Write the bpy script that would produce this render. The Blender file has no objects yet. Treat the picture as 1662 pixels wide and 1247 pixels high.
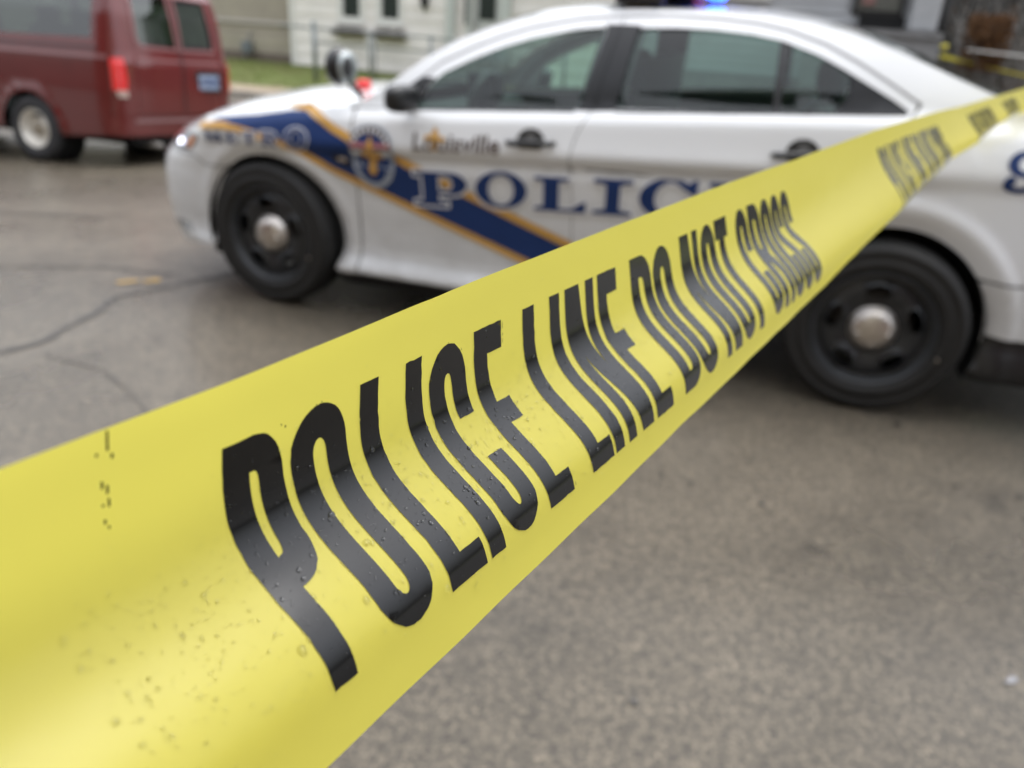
import bpy, bmesh, math, random
import numpy as np
from mathutils import Vector, Matrix
from mathutils.geometry import delaunay_2d_cdt
random.seed(4); rng = np.random.default_rng(4)
SC = bpy.context.scene; COL = SC.collection
V = lambda *a: np.array(a, float)

# ------------------------------------------------------------------ camera
CR = V(0.943864411, 0.325010147, 0.059062488); CU = V(-0.187293963, 0.379253669, 0.906138856)
CF = V(-0.272104658, 0.866334265, -0.418836479); CC = V(2.392492325, -3.309003197, 1.411405207)
cam = bpy.data.cameras.new('camera'); camo = bpy.data.objects.new('camera', cam); COL.objects.link(camo)
M4 = Matrix(((CR[0], CU[0], -CF[0], CC[0]), (CR[1], CU[1], -CF[1], CC[1]), (CR[2], CU[2], -CF[2], CC[2]), (0, 0, 0, 1)))
camo.matrix_world = M4
cam.sensor_width = 36; cam.lens = 1273.646 / 1662 * 36; cam.clip_start = .01; cam.clip_end = 600
cam.dof.use_dof = True; cam.dof.focus_distance = .19; cam.dof.aperture_fstop = 27.59 / 2.25
SC.camera = camo
# ------------------------------------------------------------------ light
SUN_EL, SUN_AZ = 74, 20      # azimuth: direction the light comes from, measured from +Y towards +X
w = bpy.data.worlds.new('World'); SC.world = w; w.use_nodes = True
nt = w.node_tree; nt.nodes.clear()
wo = nt.nodes.new('ShaderNodeOutputWorld'); bg = nt.nodes.new('ShaderNodeBackground'); sky = nt.nodes.new('ShaderNodeTexSky')
sky.sky_type = 'NISHITA'; sky.sun_disc = False; sky.sun_elevation = math.radians(SUN_EL); sky.sun_rotation = math.radians(SUN_AZ)
sky.air_density = 1.2; sky.dust_density = 2.5; sky.ozone_density = 1
hs = nt.nodes.new('ShaderNodeHueSaturation'); hs.inputs['Saturation'].default_value = .22
nt.links.new(sky.outputs[0], hs.inputs['Color'])
tcw = nt.nodes.new('ShaderNodeTexCoord'); sx = nt.nodes.new('ShaderNodeSeparateXYZ'); mrw = nt.nodes.new('ShaderNodeMapRange'); mxw = nt.nodes.new('ShaderNodeMix')
mrw.inputs['From Min'].default_value = 0; mrw.inputs['From Max'].default_value = .62; mrw.inputs['To Min'].default_value = .28; mrw.inputs['To Max'].default_value = 2.2   # cloud deck: brighter overhead than at the horizon
mxw.data_type = 'RGBA'; mxw.blend_type = 'MULTIPLY'; mxw.inputs[0].default_value = 1
nt.links.new(tcw.outputs['Generated'], sx.inputs[0]); nt.links.new(sx.outputs['Z'], mrw.inputs['Value']); nt.links.new(hs.outputs[0], mxw.inputs[6]); nt.links.new(mrw.outputs['Result'], mxw.inputs[7]); nt.links.new(mxw.outputs[2], bg.inputs[0]); nt.links.new(bg.outputs[0], wo.inputs[0])
bg.inputs[1].default_value = .15   # see the cloud-deck factor below
sun = bpy.data.lights.new('sun', 'SUN'); suno = bpy.data.objects.new('sun', sun); COL.objects.link(suno)
sun.energy = .5; sun.angle = math.radians(40); sun.color = (1, .985, .96)
_a, _e = math.radians(SUN_AZ), math.radians(SUN_EL)
sd = Vector((math.sin(_a) * math.cos(_e), math.cos(_a) * math.cos(_e), math.sin(_e)))
suno.rotation_euler = sd.to_track_quat('Z', 'Y').to_euler()
SC.view_settings.view_transform = 'Standard'; SC.view_settings.look = 'None'
SC.view_settings.exposure = 0.58; SC.view_settings.gamma = 1; SC.view_settings.use_curve_mapping = False
SC.render.engine = 'CYCLES'; SC.cycles.use_denoising = True
SC.cycles.max_bounces = 8; SC.cycles.transparent_max_bounces = 12

# ------------------------------------------------------------------ materials
def mat(name, col, rough=.5, metal=0, coat=0, noise=0, nscale=8, spec=.5, bump=0, bscale=60, emis=None, estr=0, col2=None, trans=0, rvar=0):
    m = bpy.data.materials.new(name); m.use_nodes = True; n = m.node_tree.nodes; l = m.node_tree.links
    b = n['Principled BSDF']
    c = (*col, 1) if len(col) == 3 else col
    b.inputs['Base Color'].default_value = c; b.inputs['Roughness'].default_value = rough; b.inputs['Metallic'].default_value = metal
    b.inputs['Specular IOR Level'].default_value = spec
    if coat: b.inputs['Coat Weight'].default_value = coat; b.inputs['Coat Roughness'].default_value = .06
    if trans: b.inputs['Transmission Weight'].default_value = trans
    if emis: b.inputs['Emission Color'].default_value = (*emis, 1); b.inputs['Emission Strength'].default_value = estr
    if noise or bump or rvar:
        tc = n.new('ShaderNodeTexCoord')
    if noise or rvar:
        t = n.new('ShaderNodeTexNoise'); t.inputs['Scale'].default_value = nscale; t.inputs['Detail'].default_value = 6; t.inputs['Roughness'].default_value = .65
        l.new(tc.outputs['Object'], t.inputs['Vector'])
    if noise:
        r = n.new('ShaderNodeValToRGB'); r.color_ramp.elements[0].position = .3; r.color_ramp.elements[1].position = .7
        c2 = col2 if col2 else tuple(x * (1 - noise) for x in col)
        r.color_ramp.elements[0].color = (*c2, 1); r.color_ramp.elements[1].color = (*[min(1, x * (1 + noise * .4)) for x in col], 1)
        l.new(t.outputs['Fac'], r.inputs['Fac']); l.new(r.outputs['Color'], b.inputs['Base Color'])
    if rvar:
        mr = n.new('ShaderNodeMapRange'); mr.inputs['From Min'].default_value = .35; mr.inputs['From Max'].default_value = .65
        mr.inputs['To Min'].default_value = max(.02, rough - rvar); mr.inputs['To Max'].default_value = rough + rvar
        l.new(t.outputs['Fac'], mr.inputs['Value']); l.new(mr.outputs['Result'], b.inputs['Roughness'])
    if bump:
        t2 = n.new('ShaderNodeTexNoise'); t2.inputs['Scale'].default_value = bscale; t2.inputs['Detail'].default_value = 5
        l.new(tc.outputs['Object'], t2.inputs['Vector'])
        bp = n.new('ShaderNodeBump'); bp.inputs['Strength'].default_value = bump; bp.inputs['Distance'].default_value = .01
        l.new(t2.outputs['Fac'], bp.inputs['Height']); l.new(bp.outputs['Normal'], b.inputs['Normal'])
    return m

def glassmat(name, tint, refl=.5):
    m = bpy.data.materials.new(name); m.use_nodes = True; n = m.node_tree.nodes; l = m.node_tree.links; n.clear()
    o = n.new('ShaderNodeOutputMaterial'); mx = n.new('ShaderNodeMixShader'); tr = n.new('ShaderNodeBsdfTransparent'); g = n.new('ShaderNodeBsdfGlossy')
    lw = n.new('ShaderNodeLayerWeight'); lw.inputs['Blend'].default_value = .5; f = n.new('ShaderNodeMath'); f.operation = 'POWER'; f.inputs[1].default_value = 5; l.new(lw.outputs['Facing'], f.inputs[0])
    tr.inputs[0].default_value = (*tint, 1); g.inputs['Roughness'].default_value = .03; g.inputs[0].default_value = (1, 1, 1, 1)
    ml = n.new('ShaderNodeMath'); ml.operation = 'MULTIPLY_ADD'; ml.inputs[1].default_value = .9; ml.inputs[2].default_value = .16 * refl
    l.new(f.outputs[0], ml.inputs[0]); l.new(ml.outputs[0], mx.inputs[0]); l.new(tr.outputs[0], mx.inputs[1]); l.new(g.outputs[0], mx.inputs[2]); l.new(mx.outputs[0], o.inputs[0])
    return m

def asphalt():
    m = bpy.data.materials.new('asphalt'); m.use_nodes = True; n = m.node_tree.nodes; l = m.node_tree.links; b = n['Principled BSDF']
    tc = n.new('ShaderNodeTexCoord')
    def noise(s, d=5, r=.6):
        t = n.new('ShaderNodeTexNoise'); t.inputs['Scale'].default_value = s; t.inputs['Detail'].default_value = d; t.inputs['Roughness'].default_value = r
        l.new(tc.outputs['Object'], t.inputs['Vector']); return t.outputs['Fac']
    def ramp(f, a, b2, c1, c2):
        r = n.new('ShaderNodeValToRGB'); r.color_ramp.elements[0].position = a; r.color_ramp.elements[1].position = b2
        r.color_ramp.elements[0].color = (*c1, 1); r.color_ramp.elements[1].color = (*c2, 1); l.new(f, r.inputs['Fac']); return r.outputs['Color']
    def mix(a, b2, f, mode='MIX'):
        x = n.new('ShaderNodeMix'); x.data_type = 'RGBA'; x.blend_type = mode
        if isinstance(f, float): x.inputs[0].default_value = f
        else: l.new(f, x.inputs[0])
        l.new(a, x.inputs[6]); l.new(b2, x.inputs[7]); return x.outputs[2]
    base = ramp(noise(.55, 4), .35, .65, (.068, .061, .050), (.104, .094, .077))
    mid = ramp(noise(7, 6, .7), .3, .7, (.76, .75, .74), (1.18, 1.17, 1.15))
    fine = ramp(noise(110, 4, .75), .33, .67, (.22, .21, .20), (2.1, 2.05, 1.95))
    vor = n.new('ShaderNodeTexVoronoi'); vor.inputs['Scale'].default_value = 130; l.new(tc.outputs['Object'], vor.inputs['Vector'])
    sp = ramp(vor.outputs['Color'], .1, .95, (.55, .55, .56), (1.5, 1.46, 1.4))
    grit = ramp(noise(38, 5, .72), .34, .66, (.46, .45, .43), (1.62, 1.58, 1.52))
    spots = ramp(noise(2.3, 3), .30, .36, (.62, .62, .62), (1, 1, 1))
    c = mix(base, mid, 1.0, 'MULTIPLY'); c = mix(c, fine, 1.0, 'MULTIPLY'); c = mix(c, sp, .8, 'MULTIPLY'); c = mix(c, grit, 1.0, 'MULTIPLY'); c = mix(c, spots, 1.0, 'MULTIPLY')
    l.new(c, b.inputs['Base Color'])
    mr = n.new('ShaderNodeMapRange'); mr.inputs['From Min'].default_value = .35; mr.inputs['From Max'].default_value = .65
    mr.inputs['To Min'].default_value = .24; mr.inputs['To Max'].default_value = .42; l.new(noise(1.1, 4), mr.inputs['Value']); l.new(mr.outputs['Result'], b.inputs['Roughness'])
    b.inputs['Coat Weight'].default_value = .35; b.inputs['Coat Roughness'].default_value = .22
    bp = n.new('ShaderNodeBump'); bp.inputs['Strength'].default_value = .9; bp.inputs['Distance'].default_value = .010
    l.new(noise(60, 6, .8), bp.inputs['Height']); l.new(bp.outputs['Normal'], b.inputs['Normal'])
    return m

PAINT = mat('white_paint', (.77, .785, .80), .22, coat=1)
def spray(m, col):   # road film splashed on the lower panels
    n = m.node_tree.nodes; l = m.node_tree.links; b = n['Principled BSDF']; tc = n.new('ShaderNodeTexCoord'); s = n.new('ShaderNodeSeparateXYZ'); l.new(tc.outputs['Object'], s.inputs[0])
    mr = n.new('ShaderNodeMapRange'); mr.inputs['From Min'].default_value = .75; mr.inputs['From Max'].default_value = .22; l.new(s.outputs['Z'], mr.inputs['Value'])
    t = n.new('ShaderNodeTexNoise'); t.inputs['Scale'].default_value = 5; t.inputs['Detail'].default_value = 8; t.inputs['Roughness'].default_value = .7; l.new(tc.outputs['Object'], t.inputs['Vector'])
    mu = n.new('ShaderNodeMath'); mu.operation = 'MULTIPLY'; l.new(mr.outputs['Result'], mu.inputs[0]); l.new(t.outputs['Fac'], mu.inputs[1])
    mx = n.new('ShaderNodeMix'); mx.data_type = 'RGBA'; l.new(mu.outputs[0], mx.inputs[0]); mx.inputs[6].default_value = b.inputs['Base Color'].default_value; mx.inputs[7].default_value = (*col, 1); l.new(mx.outputs[2], b.inputs['Base Color'])
    m2 = n.new('ShaderNodeMapRange'); m2.inputs['To Min'].default_value = .2; m2.inputs['To Max'].default_value = .6; l.new(mu.outputs[0], m2.inputs['Value']); l.new(m2.outputs['Result'], b.inputs['Roughness'])
spray(PAINT, (.26, .245, .22))
RIMM = mat('worn_black_rim', (.034, .037, .041), .34, noise=.3, nscale=10)
NAVY = mat('navy_vinyl', (.011, .036, .14), .42, spec=.3, noise=.1, nscale=6)
GOLD = mat('gold_vinyl', (.62, .34, .07), .35, coat=.3, noise=.1, nscale=6)
WHITEV = mat('white_vinyl', (.75, .76, .78), .4)
BROWNV = mat('dark_brown_vinyl', (.10, .075, .065), .4)
REDV = mat('red_vinyl', (.55, .05, .05), .4)
GREYV = mat('grey_vinyl', (.33, .37, .43), .4)
BLK = mat('black_plastic', (.012, .012, .013), .35, noise=.3, nscale=20)
SEAM = mat('dark_shell', (.20, .20, .20), .6)
WELL = mat('wheel_well_liner', (.006, .006, .006), .9)
TYRE = mat('tyre_rubber', (.010, .0098, .0095), .62, noise=.3, nscale=9, bump=.2, bscale=40)
STEEL = mat('black_steel_rim', (.020, .022, .025), .30, noise=.3, nscale=12)
CHROME = mat('brushed_chrome', (.58, .54, .50), .36, metal=1, noise=.15, nscale=30, rvar=.08)
CAR_GLASS = glassmat('car_glass', (.60, .78, .71), .3)
CAR_GLASS2 = glassmat('windscreen_glass', (.50, .58, .56))
DARKIN = mat('dark_interior', (.03, .032, .033), .7, noise=.3, nscale=5)
SEATM = mat('seat_fabric', (.045, .05, .052), .85, noise=.3, nscale=15)
YELLOW = None

# ------------------------------------------------------------------ builders
def link(o, parent=None):
    COL.objects.link(o)
    if parent is not None: o.parent = parent
    return o
def thing(name, label, cat, loc=(0, 0, 0), group=None, rot=(0, 0, 0)):
    o = bpy.data.objects.new(name, None); o.location = loc; o.rotation_euler = rot; o.empty_display_size = .1
    o['label'] = label; o['category'] = cat
    if group: o['group'] = group
    return link(o)
def empty(name, parent, loc=(0, 0, 0), rot=(0, 0, 0)):
    o = bpy.data.objects.new(name, None); o.location = loc; o.rotation_euler = rot; return link(o, parent)
def setp(o, label=None, cat=None, group=None, kind=None):
    if label: o['label'] = label
    if cat: o['category'] = cat
    if group: o['group'] = group
    if kind: o['kind'] = kind
    return o
def meshobj(name, verts, faces, m, parent=None, smooth=True):
    me = bpy.data.meshes.new(name); me.from_pydata([tuple(map(float, v)) for v in verts], [], [tuple(f) for f in faces])
    if smooth: me.polygons.foreach_set('use_smooth', [True] * len(me.polygons))
    if isinstance(m, (list, tuple)):
        for k in m: me.materials.append(k)
    else: me.materials.append(m)
    me.update(); return link(bpy.data.objects.new(name, me), parent)
def bmobj(name, bm, m, parent=None, smooth=False):
    me = bpy.data.meshes.new(name); bm.to_mesh(me); bm.free()
    if smooth: me.polygons.foreach_set('use_smooth', [True] * len(me.polygons))
    me.materials.append(m); return link(bpy.data.objects.new(name, me), parent)
def bx(bm, x0, x1, y0, y1, z0, z1, bev=0):
    r = bmesh.ops.create_cube(bm, size=1)
    for v in r['verts']:
        v.co = Vector((x0 + (v.co.x + .5) * (x1 - x0), y0 + (v.co.y + .5) * (y1 - y0), z0 + (v.co.z + .5) * (z1 - z0)))
    if bev:
        es = list({e for v in r['verts'] for e in v.link_edges})
        bmesh.ops.bevel(bm, geom=es, offset=bev, segments=2, affect='EDGES', profile=.5)
def box(name, x0, x1, y0, y1, z0, z1, m, parent=None, bev=0):
    bm = bmesh.new(); bx(bm, x0, x1, y0, y1, z0, z1, bev); return bmobj(name, bm, m, parent)
def tube(bm, pts, r, n=8, cap=True):
    pts = [Vector(p) for p in pts]; rings = []
    for i, p in enumerate(pts):
        d = (pts[min(i + 1, len(pts) - 1)] - pts[max(i - 1, 0)]).normalized()
        a = d.orthogonal().normalized() if i == 0 else (a - d * a.dot(d)).normalized()
        b = d.cross(a); rr = r[i] if isinstance(r, (list, tuple)) else r
        rings.append([bm.verts.new(p + a * rr * math.cos(t) + b * rr * math.sin(t)) for t in [2 * math.pi * k / n for k in range(n)]])
    for q, s in zip(rings, rings[1:]):
        for k in range(n): bm.faces.new((q[k], q[(k + 1) % n], s[(k + 1) % n], s[k]))
    if cap: bm.faces.new(rings[0][::-1]); bm.faces.new(rings[-1])
def lathe_mesh(name, prof, m, parent, n=48, axis='Y'):
    # profile of (radius, depth) spun round the Y axis
    vs, fs = [], []
    for r, d in prof:
        for k in range(n):
            t = 2 * math.pi * k / n; vs.append((r * math.cos(t), d, r * math.sin(t)))
    for i in range(len(prof) - 1):
        for k in range(n):
            a, b = i * n + k, i * n + (k + 1) % n; fs.append((a, b, b + n, a + n))
    return meshobj(name, vs, fs, m, parent)
def inside(poly, P):
    x, y = P[:, 0], P[:, 1]; r = np.zeros(len(P), bool); q = np.asarray(poly); j = len(q) - 1
    for i in range(len(q)):
        c = ((q[i, 1] > y) != (q[j, 1] > y)) & (x < (q[j, 0] - q[i, 0]) * (y - q[i, 1]) / (q[j, 1] - q[i, 1] + 1e-300) + q[i, 0])
        r ^= c; j = i
    return r
def densify(poly, h):
    out = []
    for i in range(len(poly)):
        a, b = np.array(poly[i], float), np.array(poly[(i + 1) % len(poly)], float)
        k = max(1, int(math.ceil(np.linalg.norm(b - a) / h)))
        out += [tuple(a + (b - a) * j / k) for j in range(k)]
    return out
def patch(loops_list, h, jit=.0, hy=None):
    """loops_list: list of (outer, [holes]) in 2D -> verts, tris filled with a grid of spacing h"""
    VS, FS = [], []; hy = hy or h
    for outer, holes in loops_list:
        loops = [densify(outer, min(h, hy))] + [densify(q, min(h, hy)) for q in holes]
        pts, edges = [], []
        for lp in loops:
            k0 = len(pts); pts += lp; edges += [(k0 + i, k0 + (i + 1) % len(lp)) for i in range(len(lp))]
        o = np.array(loops[0]); x0, y0 = o.min(0); x1, y1 = o.max(0)
        gx = np.arange(x0 + h * .5, x1, h); gy = np.arange(y0 + hy * .5, y1, hy)
        if len(gx) and len(gy):
            G = np.stack(np.meshgrid(gx, gy), -1).reshape(-1, 2)
            k = inside(loops[0], G)
            for q in loops[1:]: k &= ~inside(q, G)
            G = G[k]
            if len(G):
                B = np.array(pts); 
                dm = np.array([np.min(((B[:, 0] - g[0]) / h) ** 2 + ((B[:, 1] - g[1]) / hy) ** 2) for g in G])
                G = G[dm > .12]; pts += [tuple(g) for g in G]
        r = delaunay_2d_cdt([Vector(p) for p in pts], edges, [], 0, 1e-7)
        v = np.array([tuple(p) for p in r[0]]); f = np.array([tuple(t) for t in r[2] if len(t) == 3])
        c = v[f].mean(1); k = inside(loops[0], c)
        for q in loops[1:]: k &= ~inside(q, c)
        f = f[k]; n0 = len(VS); VS += [tuple(p) for p in v]; FS += [tuple(int(i) + n0 for i in t) for t in f]
    return VS, FS
def patch_obj(name, loops_list, h, fn, m, parent, hy=None, flip=False):
    vs, fs = patch(loops_list, h, hy=hy)
    if flip: fs = [t[::-1] for t in fs]
    return meshobj(name, [fn(a, b) for a, b in vs], fs, m, parent)
def surface_normals(o, ab, fn, e=.022):
    # exact normals of the panel surface, so that narrow triangles do not break up the reflections
    N = []; me = o.data
    for a, b in ab:
        p = Vector(fn(a + e, b)) - Vector(fn(a - e, b)); q = Vector(fn(a, b + e)) - Vector(fn(a, b - e)); N.append(p.cross(q).normalized())
    if me.polygons:
        me.update(); k = sum(me.polygons[i].normal.dot(N[me.polygons[i].vertices[0]]) for i in range(0, len(me.polygons), 3))
        if k < 0: N = [-v for v in N]
    me.normals_split_custom_set_from_vertices(N); return o
def arc(cx, cy, rx, ry, a0, a1, n=8):
    return [(cx + rx * math.cos(math.radians(a0 + (a1 - a0) * k / n)), cy + ry * math.sin(math.radians(a0 + (a1 - a0) * k / n))) for k in range(n + 1)]
def rrect(x0, x1, y0, y1, rx, ry, n=7):
    return arc(x1 - rx, y1 - ry, rx, ry, 0, 90, n) + arc(x0 + rx, y1 - ry, rx, ry, 90, 180, n) + arc(x0 + rx, y0 + ry, rx, ry, 180, 270, n) + arc(x1 - rx, y0 + ry, rx, ry, 270, 360, n)
def strokepoly(path, wx, wy):
    P = np.array(path); T = np.gradient(P, axis=0); T /= np.linalg.norm(T, axis=1)[:, None] + 1e-9
    N = np.stack([-T[:, 1], T[:, 0]], -1); O = N * np.array([wx / 2, wy / 2])
    return [tuple(p) for p in P + O] + [tuple(p) for p in (P - O)[::-1]]
def offsetpoly(poly, d):
    P = np.array(poly); A = np.roll(P, 1, 0); B = np.roll(P, -1, 0)
    k = (np.abs(P - A).sum(1) > 1e-6); P, = (P[k],); A = np.roll(P, 1, 0); B = np.roll(P, -1, 0)
    ar = .5 * np.sum(A[:, 0] * P[:, 1] - P[:, 0] * A[:, 1]); s = 1 if ar > 0 else -1
    e1 = P - A; e2 = B - P; e1 /= np.linalg.norm(e1, axis=1)[:, None]; e2 /= np.linalg.norm(e2, axis=1)[:, None]
    n1 = np.stack([e1[:, 1], -e1[:, 0]], -1) * s; n2 = np.stack([e2[:, 1], -e2[:, 0]], -1) * s
    b = n1 + n2; L = np.linalg.norm(b, axis=1); L[L < .3] = .3; b = b / L[:, None]; c = np.clip((b * n1).sum(1), .5, 1)
    return [tuple(q) for q in P + b * (d / c)[:, None]]
def catmull(P, n=30):
    P = np.array(P, float); P = np.vstack([2 * P[0] - P[1], P, 2 * P[-1] - P[-2]]); out = []
    for i in range(1, len(P) - 2):
        for k in range(n):
            g = k / n; p0, p1, p2, p3 = P[i - 1:i + 3]
            out.append(.5 * (2 * p1 + (p2 - p0) * g + (2 * p0 - 5 * p1 + 4 * p2 - p3) * g * g + (3 * p1 - p0 - 3 * p2 + p3) * g ** 3))
    out.append(P[-2]); return np.array(out)
def sstep(a, b, x):
    t = np.clip((x - a) / (b - a), 0, 1); return t * t * (3 - 2 * t)

# ------------------------------------------------------------------ ground, road, lawn, pavement
def gz(x, y):
    q = -.8 * x + .6 * y - 1.2
    sp = lambda v: np.logaddexp(0, v * 2) / 2
    return -.05 * (sp(q) - sp(q - 9))
def sheet(name, xs, ys, m, dz=0, parent=None, rough=0):
    vs = [(x, y, gz(x, y) + dz + (random.uniform(-rough, rough) if rough else 0)) for y in ys for x in xs]; n = len(xs)
    fs = [(j * n + i, j * n + i + 1, (j + 1) * n + i + 1, (j + 1) * n + i) for j in range(len(ys) - 1) for i in range(n - 1)]
    return meshobj(name, vs, fs, m, parent)
axis = lambda lo, hi: sorted(set([round(v, 3) for v in list(np.arange(-14, 14.01, .5)) if lo <= v <= hi] + [v for v in (-300, -150, -80, -50, -35, -25, -18, 18, 25, 35, 50, 80, 150, 300) if lo <= v <= hi] + [lo, hi]))
ground = sheet('ground', axis(-300, 300), axis(-300, 300), mat('earth', (.07, .06, .045), .9, noise=.4, nscale=2), -.06); setp(ground, kind='structure')
road = sheet('road', axis(-300, 300), axis(-12, 12.2), asphalt()); setp(road, kind='structure')
SEALM = mat('crack_filler', (.042, .038, .033), .5, noise=.4, nscale=30)
def ribbon(name, pts, wd, m, parent, dz=.004, jit=.4):
    P = []; pts = [np.array(p, float) for p in pts]
    for a, b in zip(pts, pts[1:]):
        k = max(2, int(np.linalg.norm(b - a) / .03)); P += [a + (b - a) * j / k for j in range(k)]
    P.append(pts[-1]); P = np.array(P); nz = np.cumsum(rng.normal(0, .004, P.shape), 0); nz -= np.linspace(0, 1, len(P))[:, None] * nz[-1]; P = P + nz
    T = np.gradient(P, axis=0); T /= np.linalg.norm(T, axis=1)[:, None]; N = np.stack([-T[:, 1], T[:, 0]], -1)
    vs = []
    for p, q in zip(P, N):
        ww = wd * (1 + jit * (random.random() * 2 - 1)) / 2
        for s in (-1, 1): r = p + q * ww * s; vs.append((r[0], r[1], gz(*r) + dz))
    return meshobj(name, vs, [(2 * i, 2 * i + 1, 2 * i + 3, 2 * i + 2) for i in range(len(P) - 1)], m, parent)
ribbon('crack', [(-1.4, -1.75), (-.6, -1.08), (-.52, -.9), (-.6, -.5), (-.7, -.28), (-.6, .0), (-.5, .25), (-.3, 1.2)], .035, SEALM, road)
ribbon('crack', [(-.45, -1.0), (-.1, -1.0), (.35, -1.25), (.6, -1.45)], .009, mat('faint_crack', (.055, .05, .043), .5), road)
ribbon('crack', [(-4.2, .3), (-2.6, .1), (-1.9, -.25), (-1.2, .1), (-.75, .15)], .02, SEALM, road)
ribbon('crack', [(-5, -.6), (-3.2, .9), (-2.2, 1.1)], .02, SEALM, road)
ribbon('painted_mark', [(-.90, -.10), (-.83, -.02)], .05, mat('worn_yellow_paint', (.42, .27, .08), .6, noise=.5, nscale=40), road, .005)
ribbon('painted_mark', [(-.80, -.02), (-.74, .05)], .055, bpy.data.materials['worn_yellow_paint'], road, .005)
ribbon('painted_mark', [(3.15, -1.52), (3.18, -1.485)], .014, mat('white_speck', (.20, .20, .21), .6), road, .005)
for _ in range(26):
    px, py = random.uniform(1.2, 3.4), random.uniform(-2.2, .2); r = random.uniform(.008, .022)
    ribbon('tar_spot', [(px, py), (px + r, py + r * .4)], r * 1.2, SEALM, road, .005)
kerb = meshobj('kerb', *(lambda xs: ([(x, y, gz(x, 12.2) + z) for x in xs for y, z in ((12.2, -.05), (12.2, .11), (12.36, .12), (12.36, -.05))],
    [(4 * i + k, 4 * i + k + 1, 4 * i + 5 + k, 4 * i + 4 + k) for i in range(len(xs) - 1) for k in range(3)]))(np.arange(-60, 61, 1.5)), mat('concrete', (.30, .27, .23), .8, noise=.35, nscale=5, bump=.3), None, False)
setp(kerb, kind='structure')
pave = sheet('pavement', axis(-60, 60), [12.36, 13, 13.6], mat('leafy_concrete', (.27, .21, .14), .8, noise=.6, nscale=7, col2=(.10, .08, .05)), .12); setp(pave, kind='structure')
lawnm = mat('grass_blades', (.12, .17, .035), .8, noise=.5, nscale=1.2, col2=(.16, .15, .06))
lawn = sheet('lawn', axis(-60, 60), [13.6, 15, 17, 19, 21, 24, 40], lawnm, .12); setp(lawn, kind='structure')
gv, gf = [], []
for k in range(42000):
    x, y = random.uniform(-19, -6.5), random.uniform(13.5, 21.2); zz = gz(x, y) + .115; a = random.uniform(0, math.pi); hh = random.uniform(.03, .075); ww = .008; n = len(gv)
    gv += [(x - ww * math.cos(a), y - ww * math.sin(a), zz), (x + ww * math.cos(a), y + ww * math.sin(a), zz), (x + random.uniform(-.03, .03), y + random.uniform(-.03, .03), zz + hh)]; gf.append((n, n + 1, n + 2))
setp(meshobj('grass', gv, gf, lawnm, None, False), 'short yellowish green grass growing between the pavement and the houses', 'grass', kind='stuff')

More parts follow.
